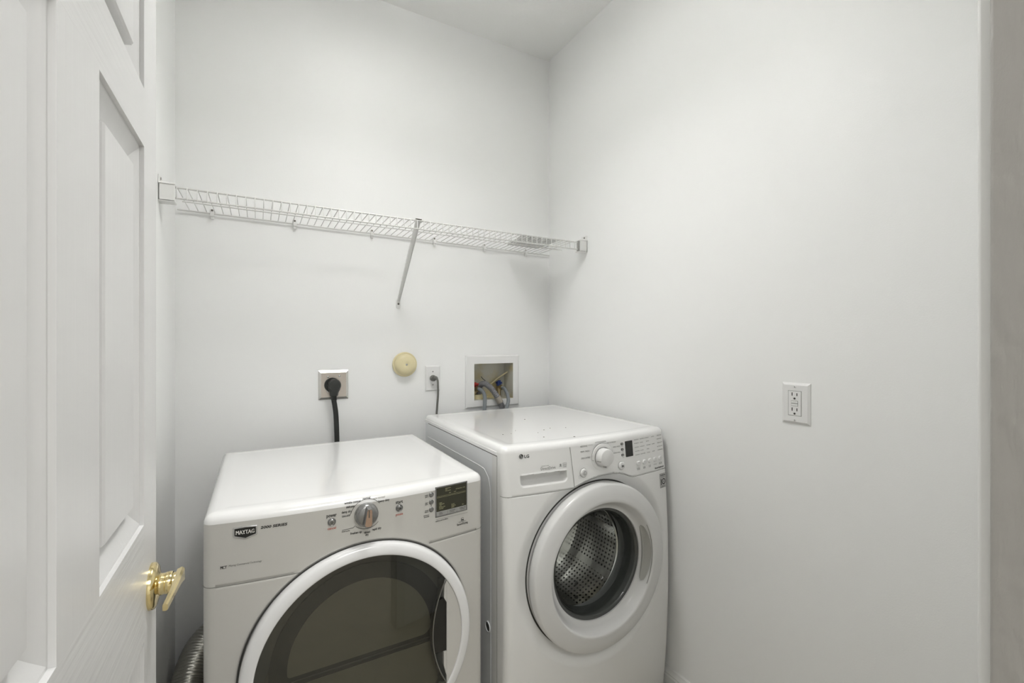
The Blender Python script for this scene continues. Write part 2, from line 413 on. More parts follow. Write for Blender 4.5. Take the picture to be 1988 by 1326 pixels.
# ------------------------------------------------------------ panelled door standing open along the left wall
DFX, DY0, DY1, DTH = -0.1456, 0.176, 0.936, 0.035
def build_door():
    stile, mull = 0.093, 0.115
    w = DY1 - DY0
    ymid = 0.571
    cols = [(0.296, 0.513), (0.630, 0.846)]
    rows = [(0.22, 0.858), (1.030, 1.587), (1.672, 1.925)]
    b = MB(); H = 2.03
    ys = [DY0, cols[0][0], cols[0][1], cols[1][0], cols[1][1], DY1]
    zs = [0.008, rows[0][0], rows[0][1], rows[1][0], rows[1][1], rows[2][0], rows[2][1], H]
    for side in (0, 1):
        x0 = DFX if side == 0 else DFX - DTH
        sg = -1 if side == 0 else 1
        for i in range(5):
            for j in range(7):
                y0, y1, z0, z1 = ys[i], ys[i+1], zs[j], zs[j+1]
                if i in (1, 3) and j in (1, 3, 5):
                    b.cur = 0
                    rings = [(0, 0), (0.0006, 0.0052), (0.0034, 0.0058), (0.0044, 0.0050), (0.0070, 0.0060), (0.020, 0.0115), (0.033, 0.0160),
                             (0.0378, 0.0164), (0.0392, 0.0070), (0.0415, 0.0045), (0.050, 0.0042)]
                    vs = []
                    for (d, dep) in rings:
                        x = x0 + sg*dep
                        vs += [(x, y0+d, z0+d), (x, y1-d, z0+d), (x, y1-d, z1-d), (x, y0+d, z1-d)]
                    fs = []
                    for k in range(len(rings)-1):
                        for q in range(4):
                            fs.append((4*k+q, 4*k+(q+1) % 4, 4*k+4+(q+1) % 4, 4*k+4+q))
                    m = 4*(len(rings)-1); fs.append((m, m+1, m+2, m+3))
                    b.add(vs, fs)
                else:
                    b.cur = 0 if i in (0, 4) or (i == 2 and j in (1, 3, 5)) else 1
                    b.add([(x0,y0,z0),(x0,y1,z0),(x0,y1,z1),(x0,y0,z1)], [(0,1,2,3)])
    b.cur = 0
    xa, xb = DFX-DTH, DFX
    b.add([(xa,DY1,0.008),(xb,DY1,0.008),(xb,DY1,H),(xa,DY1,H)], [(0,1,2,3)])
    b.add([(xa,DY0,0.008),(xb,DY0,0.008),(xb,DY0,H),(xa,DY0,H)], [(0,1,2,3)])
    b.add([(xa,DY0,0.008),(xb,DY0,0.008),(xb,DY1,0.008),(xa,DY1,0.008)], [(0,1,2,3)])
    b.add([(xa,DY0,H),(xb,DY0,H),(xb,DY1,H),(xa,DY1,H)], [(0,1,2,3)])
    root = struct('door_1', b, [M['grainv'], M['grainh']], angle=12)
    hy, hz = 0.893, 0.918
    # rose and shank
    hd = MB()
    hd.lathe([(0.0345, 0), (0.0345, 0.004), (0.0335, 0.0065), (0.029, 0.009), (0.020, 0.0105), (0.0165, 0.012), (0.0155, 0.018),
              (0.0160, 0.019), (0.0165, 0.021), (0.0165, 0.026), (0.0155, 0.028)], (DFX, hy, hz), (1, 0, 0), 40)
    h = obj('door_handle', hd, M['brass'], root, angle=40)
    h['label'] = 'polished brass lever handle'
    lv = MB()
    lv.lathe([(0.0138, 0.026), (0.0138, 0.028), (0.0138, 0.0320), (0.0125, 0.0340), (0.0, 0.0345)], (DFX, hy, hz), (1, 0, 0), 32)
    # curved lever blade sweeping back towards the hinge side, tapering
    N = 22; vs = []
    for k in range(N+1):
        t = k/N
        y = hy + 0.012 - 0.118*t
        x = DFX + 0.0372 - 0.0010*t - 0.0060*t*(t-0.5)
        hh = 0.0080*(1-t)**3.2 + 0.0050
        zc = hz + 0.0165 - hh
        th = 0.0020*(1-t) + 0.0030
        for (dx, dz) in ((-th, -hh*0.8), (th*0.3, -hh), (th, -hh*0.7), (th, hh*0.7), (th*0.3, hh), (-th, hh*0.8)):
            vs.append((x+dx, y, zc+dz))
    fs = [(6*i+q, 6*i+(q+1) % 6, 6*i+6+(q+1) % 6, 6*i+6+q) for i in range(N) for q in range(6)]
    fs += [(5,4,3,2,1,0), tuple(6*N+q for q in range(6))]
    lv.add(vs, fs)
    obj('lever', lv, M['brass'], h, angle=38)
build_door()

# ------------------------------------------------------------ unseen ceiling lamp; deep shade and uplight added to even out the light
t = thing('ceiling_lamp', 'unseen ceiling lamp on a short stem, drum shape and uplight made up to even out the light', 'ceiling light', (LAMP[0], LAMP[1], ZC-LAMP_DROP-0.13))
LP = (LAMP[0], LAMP[1], ZC-LAMP_DROP)
b = MB(); b.lathe([(0.172, -0.005), (0.176, 0.0), (0.176, LAMP_DEPTH+0.03), (0.172, LAMP_DEPTH+0.032), (0.170, LAMP_DEPTH+0.030), (0.170, -0.003), (0.172, -0.005)], LP, (0, 0, -1), 48)
obj('lamp_shade', b, M['shadein'], t, angle=50)
b = MB(); b.lathe([(0.0, 0.030), (0.169, 0.030)], LP, (0, 0, -1), 48); obj('lamp_lens', b, M['lamp'], t, fix=False)
b = MB(); b.lathe([(0.169, 0.004), (0.0, 0.004)], LP, (0, 0, -1), 48); obj('added_uplight', b, M['lampup'], t, fix=False)  # added glowing disc, fills the room by way of the ceiling
b = MB(); b.lathe([(0.0, 0.006), (0.169, 0.006), (0.169, 0.026), (0.0, 0.026)], LP, (0, 0, -1), 48); obj('lamp_base', b, M['plate'], t)
b = MB(); b.lathe([(0.0, 0.0), (0.06, 0.0), (0.06, 0.012), (0.012, 0.018), (0.012, LAMP_DROP)], (LAMP[0], LAMP[1], ZC), (0, 0, -1), 24); obj('stem', b, M['chrome'], t)

# ------------------------------------------------------------ appliance shell
def front_grid(x0, x1, z0, z1, S, disp, step, hole):
    nx = int(round((x1-x0)/step)); nz = int(round((z1-z0)/step))
    X, Z = np.meshgrid(np.linspace(x0, x1, nx+1), np.linspace(z0, z1, nz+1))
    Y = S(X, Z) + disp(X, Z)
    V = np.stack([X, Y, Z], -1).reshape(-1, 3)
    idx = np.arange((nx+1)*(nz+1)).reshape(nz+1, nx+1)
    F = np.stack([idx[:-1,:-1], idx[:-1,1:], idx[1:,1:], idx[1:,:-1]], -1).reshape(-1, 4)
    cx = (X[:-1,:-1]+X[1:,1:]).reshape(-1)/2; cz = (Z[:-1,:-1]+Z[1:,1:]).reshape(-1)/2
    keep = (cx-hole[0])**2 + (cz-hole[1])**2 > hole[2]**2
    return V, F[keep], cx[keep], cz[keep]
def grid_part(name, V, F, sel, m, parent):
    F = F[sel]; used = np.unique(F); remap = np.zeros(len(V), int); remap[used] = np.arange(len(used))
    mb = MB(); mb.v = [tuple(p) for p in V[used]]; mb.f = [tuple(q) for q in remap[F].tolist()]; mb.mi = [0]*len(mb.f)
    return obj(name, mb, m, parent, angle=60, fix=False)

def shell(x0, x1, yb, z0, zt, rc, rt, S, classify):
    nf, nc = 28, 6
    def ring(z, i, zs=None):
        zz = z if zs is None else zs
        ci = max(rc, i+0.004); cb = max(0.012, i+0.004); r = ci-i; rb = cb-i; a, c_ = x0+ci, x1-ci; pts = []
        for k in range(nf+1):
            x = a + (c_-a)*k/nf; pts.append((x, S(x, zz)+i, z))
        for k in range(1, nc+1):
            t = PI/2*k/nc; pts.append((c_ + r*math.sin(t), S(c_, zz)+ci - r*math.cos(t), z))
        y1 = yb-cb
        ycut = YCUT
        pts.append((x1-i, ycut, z))
        pts.append((x1-i, y1, z))
        for k in range(1, 4):
            t = PI/2*k/3; pts.append((x1-cb + rb*math.cos(t), y1 + rb*math.sin(t), z))
        for k in range(0, 4):
            t = PI/2*k/3; pts.append((x0+cb - rb*math.sin(t), y1 + rb*math.cos(t), z))
        pts.append((x0+i, ycut, z))
        for k in range(0, nc):
            t = PI/2*k/nc; pts.append((a - r*math.cos(t), S(a, zz)+ci - r*math.sin(t), z))
        return pts
    YCUT = S(x0, zt)+rc+0.034
    rings = []; nz = 22; zl = zt-rt
    for k in range(nz+1):
        z = z0 + (zl-z0)*k/nz; rings.append((ring(z, 0), 'low'))
    for k in range(1, 7):
        t = PI/2*k/6; rings.append((ring(zl+rt*math.sin(t), rt*(1-math.cos(t)), zl), 'top'))
    for (ins, dz) in ((0.034, 0), (0.040, 0), (0.047, 0.0007), (0.053, 0.0007)): rings.append((ring(zt-dz, ins, zl), 'top'))
    parts = {}
    n = len(rings[0][0])
    for i in range(len(rings)-1):
        A, B = rings[i][0], rings[i+1][0]; low = rings[i+1][1] == 'low'
        for k in range(n):
            l = (k+1) % n
            if low and k < nf: continue
            q = [A[k], A[l], B[l], B[k]]
            c = np.mean(np.array(q), 0)
            parts.setdefault(classify(c, low, k), MB()).add(q, [(0, 1, 2, 3)])
    cap = rings[-1][0]
    parts.setdefault(classify(np.array([0, 9, zt]), False, 999), MB()).add(cap, [tuple(range(n))])
    for p in parts.values():       # weld
        d = {}; vs = []; mp = []
        for v in p.v:
            key = tuple(round(c, 5) for c in v)
            if key not in d: d[key] = len(vs); vs.append(v)
            mp.append(d[key])
        p.v = vs; p.f = [tuple(dict.fromkeys(mp[i] for i in f)) for f in p.f]
        keep = [i for i, f in enumerate(p.f) if len(f) > 2]; p.f = [p.f[i] for i in keep]; p.mi = [0]*len(p.f)
    return parts

# ------------------------------------------------------------ dryer (left)
def build_dryer():
    x0, x1, yb, zt = -0.106, 0.578, 1.866, 0.915
    def S(x, z):
        u = (x-0.236)/0.343; return 1.205 - 0.03*(1-u*u)
    T = thing('dryer', 'white front-loading tumble dryer with a big smoked round door and silver dial, left machine', 'dryer', (0.236, 1.53, 0))
    rc, rt = 0.024, 0.022
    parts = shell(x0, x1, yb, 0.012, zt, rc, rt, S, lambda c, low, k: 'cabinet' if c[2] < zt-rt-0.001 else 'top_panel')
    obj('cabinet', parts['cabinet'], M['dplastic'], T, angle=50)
    obj('top_panel', parts['top_panel'], M['enamel'], T, angle=50)
    DCX, DCZ, DR = 0.240, 0.513, 0.279
    def disp(X, Z):
        r = np.sqrt((X-DCX)**2 + (Z-DCZ)**2)
        d = 0.006*(1-sstep(0.2800, 0.2860, r))
        # groove between console and lower front, broken by the door
        zs = 0.7535 + 0.0*X
        g = np.exp(-((Z-zs)/0.0022)**2)*0.004*(r > 0.292)
        return d + g
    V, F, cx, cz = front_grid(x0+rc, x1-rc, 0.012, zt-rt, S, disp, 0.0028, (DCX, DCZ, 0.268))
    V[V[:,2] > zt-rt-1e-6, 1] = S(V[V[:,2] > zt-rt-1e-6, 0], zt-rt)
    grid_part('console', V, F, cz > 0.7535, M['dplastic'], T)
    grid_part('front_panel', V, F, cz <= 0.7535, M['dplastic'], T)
    b = MB(); S2 = lambda x, z: float(S(x, z))
    ribbon(b, [(x0+rc+k*0.01, 0.7535) for k in range(18) if math.hypot(x0+rc+k*0.01-DCX, 0.7535-DCZ) > 0.282], 0.0016, S2, 0.0008); obj('panel_gap', b, M['seamsoft'], T, fix=False); b = MB()
    ribbon(b, [(0.405+k*0.0149, 0.7535) for k in range(11)], 0.0018, S2, 0.0008)
    obj('panel_gap', b, M['seamsoft'], T, fix=False)
    ya_, yb3 = S(x0+rc, 0.75)+rc, S(x0+rc, 0.75)
    for cx_, sg in ((x0+rc, -1), (x1-rc, 1)):
        b = MB(); b.tube([(cx_+sg*rc*math.sin(t_), ya_-rc*math.cos(t_), 0.7535) for t_ in np.linspace(0, PI/2, 8)], 0.0009, 6); obj('panel_gap', b, M['seamsoft'], T)
    # feet
    for (fx, fy) in ((x0+0.06, 1.27), (x1-0.06, 1.27), (x0+0.06, yb-0.06), (x1-0.06, yb-0.06)):
        obj('foot', MB().lathe([(0, 0), (0.022, 0), (0.022, 0.012), (0.012, 0.014), (0.012, 0.03)], (fx, fy, 0), (0, 0, 1), 16), M['black'], T)
    # door: white ring, smoked glass, recessed grip, liner behind the glass
    YF = 1.196
    dr = MB(); dr.lathe([(0.276, -0.004), (0.279, 0.0), (0.2795, 0.020), (0.2785, 0.030), (0.2755, 0.0355), (0.2700, 0.0385), (0.2620, 0.0405), (0.2550, 0.0415),
                         (0.2520, 0.0410), (0.2505, 0.040), (0.2500, 0.036), (0.2500, 0.0)], (DCX, YF, DCZ), (0, -1, 0), 128)
    door = obj('door', dr, M['ringw'], T, angle=50); door['label'] = 'white glossy door ring'
    b = MB(); ribbon(b, arc_pts(DCX, DCZ, 0.2810, 0, 360, 120), 0.0040, lambda x, z: float(S(x, z)), 0.0006); obj('door_gap', b, M['seam'], T, fix=False)
    chord = 0.447; zm, hc, sag = DCZ+0.004, 0.142, 0.041
    def xcut(z): return chord - sag*(1-min(1, ((z-zm)/hc)**2)) if abs(z-zm) < hc else 9
    # glass: polar grid clipped by the concave edge
    def rim(a):
        lo, hi = 0.0, 0.2495
        for k in range(40):
            m_ = (lo+hi)/2
            if math.cos(a)*m_ + DCX > xcut(DCZ + math.sin(a)*m_): hi = m_
            else: lo = m_
        return hi
    def gy(r): return YF - 0.036 - 0.014*(1-(r/0.25)**2)
    g = MB(); NA, NR = 160, 14; rims = [rim(2*PI*k/NA) for k in range(NA)]; vs = [(DCX, gy(0), DCZ)]
    for j in range(1, NR+1):
        for k in range(NA):
            a = 2*PI*k/NA; r = rims[k]*j/NR; vs.append((DCX+r*math.cos(a), gy(r), DCZ+r*math.sin(a)))
    fs = [(0, 1+k, 1+(k+1) % NA) for k in range(NA)]
    for j in range(NR-1):
        for k in range(NA):
            l = (k+1) % NA; fs.append((1+j*NA+k, 1+(j+1)*NA+k, 1+(j+1)*NA+l, 1+j*NA+l))
    g.add(vs, fs)
    gl = obj('glass', g, M['smoked'], door, angle=60); gl['label'] = 'smoked dark glass'
    # concave glass edge
    e = MB(); pts = []
    for k in range(31):
        z = zm - hc*0.995 + 2*hc*0.995*k/30; x = xcut(z); pts.append((x, gy(math.hypot(x-DCX, z-DCZ))+0.002, z))
    e.tube(pts, 0.0022, 8); obj('glass_edge', e, M['silver'], door)
    # grip segment right of the chord
    s = MB(); seg = [(chord, zm-0.137)]; a_ = math.asin(0.139/0.2495)
    seg = [(DCX+0.2495*math.cos(t), DCZ+0.2495*math.sin(t)) for t in np.linspace(-math.acos((chord-DCX)/0.2495), math.acos((chord-DCX)/0.2495), 40)]
    s.prism(seg, lambda u, v: (u, YF-0.006, v), lambda u, v: (u, YF-0.0385, v))
    obj('grip', s, M['dplastic'], door, angle=30)
    # recess behind the grip, darkest in the middle
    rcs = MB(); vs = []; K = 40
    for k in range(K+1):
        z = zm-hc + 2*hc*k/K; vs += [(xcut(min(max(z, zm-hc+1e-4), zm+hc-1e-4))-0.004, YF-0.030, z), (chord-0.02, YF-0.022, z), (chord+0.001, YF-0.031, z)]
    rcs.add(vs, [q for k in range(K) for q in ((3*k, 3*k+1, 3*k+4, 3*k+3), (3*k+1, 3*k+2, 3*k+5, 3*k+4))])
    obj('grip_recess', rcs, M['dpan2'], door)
    hb = MB(); hole = [(chord-0.0003, z) for z in np.linspace(0.462, 0.590, 8)] + [(chord-0.010, 0.605)] + [(xcut(z)+0.0015, z) for z in np.linspace(0.600, 0.462, 16)]
    hb.prism(hole, lambda u, v: (u, YF-0.022, v), lambda u, v: (u, YF-0.0345, v))
    obj('grip_hole', hb, M['blackgloss'], door)
    for outl_ in ([(chord-0.008, 0.425), (chord+0.0005, 0.392), (chord+0.0005, 0.461), (chord-0.008, 0.461)], [(chord-0.0060, 0.640), (chord+0.0005, 0.652), (chord+0.0005, 0.592), (chord-0.0075, 0.607)]):
        st = MB(); st.prism(outl_, lambda u, v: (u, YF-0.020, v), lambda u, v: (u, YF-0.0372, v))
        obj('grip_lip', st, M['dplastic'], door)
    # liner layers behind the glass
    l0 = MB(); l0.lathe([(0.0, 0.0), (0.249, 0.0)], (DCX, YF-0.004, DCZ), (0, -1, 0), 64); obj('liner', l0, M['dpan1'], door, fix=False)
    l1 = MB()
    outer = [(DCX+0.218*math.cos(t), DCZ+0.004+0.218*math.sin(t)) for t in np.linspace(-0.13, PI+0.13, 60)]
    l1.prism(outer, lambda u, v: (u, YF-0.0045, v), lambda u, v: (u, YF-0.0090, v)); obj('inner_frame', l1, M['dpan2'], door, angle=25)
    win = []
    cxw, czw, rw = 0.236, 0.520, 0.176
    top = [(cxw+rw*math.cos(t), czw+rw*math.sin(t)) for t in np.linspace(0.10, PI-0.02, 44)]
    br = [(cxw+rw-0.026+0.026*math.cos(t), czw+0.014+0.026*math.sin(t)) for t in np.linspace(-PI/2, 0, 8)]
    bl = [(cxw-rw+0.008+0.008*math.cos(t), czw-0.004+0.008*math.sin(t)) for t in np.linspace(PI, 1.5*PI, 6)]
    win = br + top + bl
    l2 = MB(); l2.prism(win, lambda u, v: (u, YF-0.0092, v), lambda u, v: (u, YF-0.0110, v)); obj('inner_window', l2, M['dpan3'], door, angle=25)
    low_ = [(DCX+0.236*math.cos(t), DCZ+0.236*math.sin(t)) for t in np.linspace(PI+0.12, 2*PI-0.12, 40)]
    l4 = MB(); l4.prism(low_, lambda u, v: (u, YF-0.0092, v), lambda u, v: (u, YF-0.0104, v)); obj('floor_reflection_liner', l4, M['dpan3'], door, angle=25)  # added paler plate, the floor's reflection put into its colour
    l3 = MB(); l3.tube([(0.07+0.01*k, YF-0.0125, 0.498) for k in range(35)], 0.0009, 6); obj('liner_ridge', l3, M['dpan1'], door)

    # ---- controls
    
    dial = MB(); plug_disc(dial, 0.2385, 0.8655, [(0.0288, 0), (0.0290, 0.004), (0.0283, 0.010), (0.0262, 0.015), (0.0220, 0.018), (0.0, 0.019)], S, 48)
    kn = obj('dial', dial, M['silver'], T, angle=50); kn['label'] = 'round silver cycle dial'
    gp = MB(); yk = S(0.2404, 0.8645)
    outl = [(-0.0115, -0.0190), (-0.0080, -0.0232), (0.0, -0.0248), (0.0080, -0.0232), (0.0115, -0.0190), (0.0080, 0.0200), (0.0055, 0.0255), (-0.0055, 0.0255), (-0.0080, 0.0200)]
    a = math.radians(-6)
    outl = [(0.2385 + u*math.cos(a)-v*math.sin(a), 0.8655 + u*math.sin(a)+v*math.cos(a)) for u, v in outl]
    gp.prism(outl, lambda u, v: (u, yk-0.012, v), lambda u, v: (0.2385+(u-0.2385)*0.86, yk-0.034, 0.8655+(v-0.8655)*0.92))
    obj('dial_grip', gp, M['silver'], kn, angle=25, bevel=0.0010)
    gp = MB(); gp.prism([(0.2385+(u-0.2385)*0.72, 0.8655+(v-0.8655)*0.82) for u, v in outl], lambda u, v: (u, yk-0.0335, v), lambda u, v: (u, yk-0.0352, v))
    obj('dial_inlay', gp, M['knobgrip'], kn, angle=25)
    nd = MB(); nd.box(0.2385-0.0012, 0.2385+0.0012, yk-0.0352, yk-0.0362, 0.868, 0.886)
    obj('dial_pointer', nd, M['screw'], kn)
    for (bx, bz, lab) in ((0.1572, 0.8613, 'power'), (0.3225, 0.8654, 'start')):
        q = MB(); plug_disc(q, bx, bz, [(0.0095, 0), (0.0095, 0.0025), (0.0085, 0.0035), (0.0075, 0.0030), (0.0070, 0.0035), (0.006, 0.0050), (0.0, 0.0055)], S, 28)
        k_ = obj('push_button', q, M['silver'], T, angle=25)
        s_ = MB(); Sy = lambda x, z: S(x, z)-0.0055
        if lab == 'power':
            ribbon(s_, arc_pts(bx, bz, 0.0026, 120, 420, 16), 0.0009, Sy); ribbon(s_, [(bx, bz), (bx, bz+0.0034)], 0.0009, Sy)
        else:
            s_.add([(bx-0.003, Sy(bx, bz)-0.001, bz-0.002), (bx, Sy(bx, bz)-0.001, bz), (bx-0.003, Sy(bx, bz)-0.001, bz+0.002)], [(0, 1, 2)])
            for dx in (0.0010, 0.0028): ribbon(s_, [(bx+dx, bz-0.002), (bx+dx, bz+0.002)], 0.0010, Sy)
        obj('symbol', s_, M['ink'], k_, fix=False)
    for bz in (0.8835, 0.8633, 0.8431):
        q = MB(); plug_disc(q, 0.4117, bz, [(0.0068, 0), (0.0068, 0.002), (0.0058, 0.0026), (0.0052, 0.0022), (0.0048, 0.0035), (0.0, 0.004)], S, 22)
        obj('option_button', q, M['silver'], T, angle=25)
    # display
    dp = MB(); zc0, zc1, xa, xb = 0.8182, 0.9008, 0.4238, 0.5230
    def frame_ring(mb, X0, X1, Z0, Z1, w, d, Sf):
        n = 8
        for (p, q) in (((X0, Z0), (X1, Z0+w)), ((X0, Z1-w), (X1, Z1)), ((X0, Z0), (X0+w, Z1)), ((X1-w, Z0), (X1, Z1))):
            vs = []
            for k in range(n+1):
                x = p[0]+(q[0]-p[0])*k/n
                for (yy, zz) in ((0, p[1]), (0, q[1]), (-d, q[1]), (-d, p[1])): vs.append((x, Sf(x, zz)+yy, zz))
            fs = [(4*k+e_, 4*k+(e_+1) % 4, 4*k+4+(e_+1) % 4, 4*k+4+e_) for k in range(n) for e_ in range(4)]
            fs += [(0, 1, 2, 3), (4*n+3, 4*n+2, 4*n+1, 4*n)]
            mb.add(vs, fs)
    frame_ring(dp, xa, xb, zc0, zc1, 0.0028, 0.0022, S)
    disp_o = obj('display_frame', dp, M['silver'], T, angle=25)
    sc = MB(); patch(sc, xa+0.002, xb-0.002, zc0+0.0145, zc1-0.002, S, 0.0010); obj('display_window', sc, M['lcd'], disp_o, fix=False)
    for i in range(3):
        w = (xb-xa-0.007)/3; xx = xa+0.003+i*(w+0.0005)
        kb = MB(); kb.prism([(xx, zc0+0.0028), (xx+w-0.0012, zc0+0.0028), (xx+w-0.0012, zc0+0.0135), (xx, zc0+0.0135)],
                            lambda u, v: (u, S(u, v)-0.0002, v), lambda u, v: (u, S(u, v)-0.0024, v))
        obj('display_key', kb, M['greybtn'], disp_o, bevel=0.0004)
    tx = MB(); So = lambda x, z: S(x, z)-0.0012
    for (s_, xa_, xb_, z, h) in (('SENSING', 0.4530, 0.4700, 0.8930, .0026), ('WET', 0.4530, 0.4600, 0.8895, .0026), ('COOL DOWN', 0.4530, 0.4700, 0.8860, .0026),
            ('ESTIMATED TIME', 0.4860, 0.5160, 0.8855, .0026), ('DAMP', 0.4800, 0.4870, 0.8790, .0024), ('DRY', 0.4650, 0.4710, 0.8790, .0024),
            ('HIGH', 0.4350, 0.4430, 0.8560, .0030), ('MEDIUM', 0.4350, 0.4500, 0.8520, .0030), ('LOW', 0.4350, 0.4420, 0.8480, .0030),
            ('EXTRA LOW', 0.4350, 0.4530, 0.8440, .0030), ('AIR ONLY', 0.4350, 0.4480, 0.8400, .0030),
            ('MORE', 0.4720, 0.4820, 0.8450, .0030), ('NORMAL', 0.4720, 0.4860, 0.8410, .0030), ('LESS', 0.4720, 0.4810, 0.8370, .0030), ('ON', 0.5060, 0.5110, 0.8380, .0030)):
        put_text(tx, s_, xa_, xb_, z, h, So)
    ribbon(tx, [(0.428+k*0.009, 0.8715) for k in range(11)], 0.0007, So); ribbon(tx, [(0.428+k*0.009, 0.8745) for k in range(11)], 0.0005, So)
    lettering('display_lettering', tx, M['paleink'], disp_o)
    tk = MB(); Sk = lambda x, z: S(x, z)-0.0024
    for (s_, xa_, xb_, z) in (('DRY', .435, .444, .8295), ('TIME', .434, .445, .8255), ('DRYNESS', .466, .484, .8295), ('LEVEL', .468, .481, .8255), ('TEMPERATURE', .497, .517, .8295), ('CONTROL', .499, .514, .8255)):
        put_text(tk, s_, xa_, xb_, z, .0024, Sk)
    lettering('key_lettering', tk, M['ink'], disp_o)
    # badge
    bd = MB()
    def shield(g_): return [(-0.0482+g_, 0.8812-g_), (-0.0482+g_, 0.8600+g_), (-0.0240, 0.8530+g_), (-0.0008-g_, 0.8600+g_), (-0.0008-g_, 0.8812-g_), (-0.0245, 0.8822-g_)]
    bd.prism(shield(0), lambda u, v: (u, S(u, v)+0.0005, v), lambda u, v: (u*1.0, S(u, v)-0.0030, v))
    bo = obj('badge', bd, M['chrome'], T, angle=20, bevel=0.0010); bo['label'] = 'chrome-edged black shield badge with white capitals'
    bi = MB(); bi.prism(shield(0.0028), lambda u, v: (u, S(u, v)-0.0028, v), lambda u, v: (u, S(u, v)-0.0033, v)); obj('badge_face', bi, M['blackgloss'], bo, angle=20)
    bt = MB(); put_text(bt, 'MAYTAG', -0.0428, -0.0062, 0.8700, 0.0086, lambda x, z: S(x, z)-0.0031, bold=0.03)
    # serifs
    for xx in (-0.0425, -0.0365, -0.0350, -0.0296, -0.0262, -0.0204, -0.0136, -0.0188):
        ribbon(bt, [(xx-0.0011, 0.8660), (xx+0.0011, 0.8660)], 0.0008, lambda x, z: S(x, z)-0.0033)
    lettering('badge_lettering', bt, M['whiteink'], bo)
    # printed lettering
    blk = MB(); red = MB(); soft = MB(); gry = MB()
    put_text(blk, '2000 SERIES', 0.0056, 0.0608, 0.8733, 0.0058, S, bold=0.035, shear=0.15)
    put_text(blk, 'MCT', -0.0730, -0.0597, 0.7954, 0.0065, S, bold=0.04, shear=0.2)
    put_text(gry, 'Maytag Commercial Technology', -0.0566, 0.0085, 0.7972, 0.0042, S, shear=0.2, bold=0.0)
    for it in (('power', 0.1453, 0.1684, 0.8776, 0.0085), ('start', 0.3132, 0.3320, 0.8816, 0.0082), ('wrinkle control', 0.1860, 0.2241, 0.9015, 0.0055),
               ('delicate', 0.1902, 0.2101, 0.8912, 0.0055), ('damp dry', 0.1799, 0.2030, 0.8801, 0.0055), ('sensor cycles', 0.1804, 0.1998, 0.8712, 0.0026),
               ('normal', 0.2299, 0.2486, 0.9062, 0.0058), ('heavy duty', 0.2687, 0.2968, 0.8925, 0.0055), ('timed cycles', 0.1801, 0.1992, 0.8326, 0.0026),
               ('freshen up', 0.2002, 0.2274, 0.8241, 0.0055), ('timed', 0.2335, 0.2476, 0.8200, 0.0055), ('dry', 0.2362, 0.2445, 0.8138, 0.0055),
               ('rapid dry', 0.2530, 0.2758, 0.8238, 0.0055), ('options and modifiers', 0.4240, 0.4624, 0.8078, 0.0034), ('SensorDrying', 0.4902, 0.5254, 0.7826, 0.0056),
               ('wrinkle', 0.3930, 0.4023, 0.8842, 0.0031), ('guard', 0.3940, 0.4028, 0.8802, 0.0031), ('start', 0.3944, 0.4023, 0.8637, 0.0031), ('time', 0.3940, 0.4023, 0.8597, 0.0031),
               ('cycle', 0.3935, 0.4028, 0.8434, 0.0031), ('signal', 0.3925, 0.4028, 0.8394, 0.0031), ('hold 3 sec to', 0.3898, 0.4050, 0.8302, 0.0030), ('lock controls', 0.3906, 0.4054, 0.8262, 0.0030)):
        put_text(blk, it[0], it[1], it[2], it[3], it[4], S, bold=0.025)
    put_text(gry, 'HIGH EFFICIENCY', 0.4960, 0.5200, 0.7885, 0.0026, S)
    put_text(red, 'cancel', 0.1480, 0.1669, 0.8461, 0.0062, S); put_text(red, 'pause', 0.3136, 0.3324, 0.8494, 0.0062, S)
    put_text(soft, 'eco normal', 0.2560, 0.2850, 0.9020, 0.0048, S)
    patch(blk, 0.4105, 0.4130, 0.8520, 0.8545, S)
    kx, kz, kr = 0.2400, 0.8640, 0.0393
    ribbon(blk, [(0.1808, 0.8682), (0.1985, 0.8685), (0.2004, 0.8730)] + arc_pts(kx, kz, kr, 165, 36, 30), 0.0010, S)
    ribbon(blk, [(0.1808, 0.8358), (0.2070, 0.8372)] + arc_pts(kx, kz+0.003, kr-0.001, 222, 318, 20), 0.0010, S)
    ribbon(gry, [(0.4255, 0.8122), (0.475, 0.8112), (0.5256, 0.8102)], 0.0006, S)
    ribbon(blk, arc_pts(0.5080, 0.7945, 0.0050, 200, 340, 12), 0.0007, S); ribbon(blk, arc_pts(0.5080, 0.7945, 0.0050, 20, 160, 12), 0.0007, S)
    put_text(blk, 'he', 0.5040, 0.5120, 0.7943, 0.0052, S, bold=0.04)
    lettering('printed_lettering', blk, M['ink'], T); lettering('red_lettering', red, M['redink'], T)
    lettering('faint_lettering', soft, M['softink'], T); lettering('grey_lettering', gry, M['greyink'], T)
build_dryer()

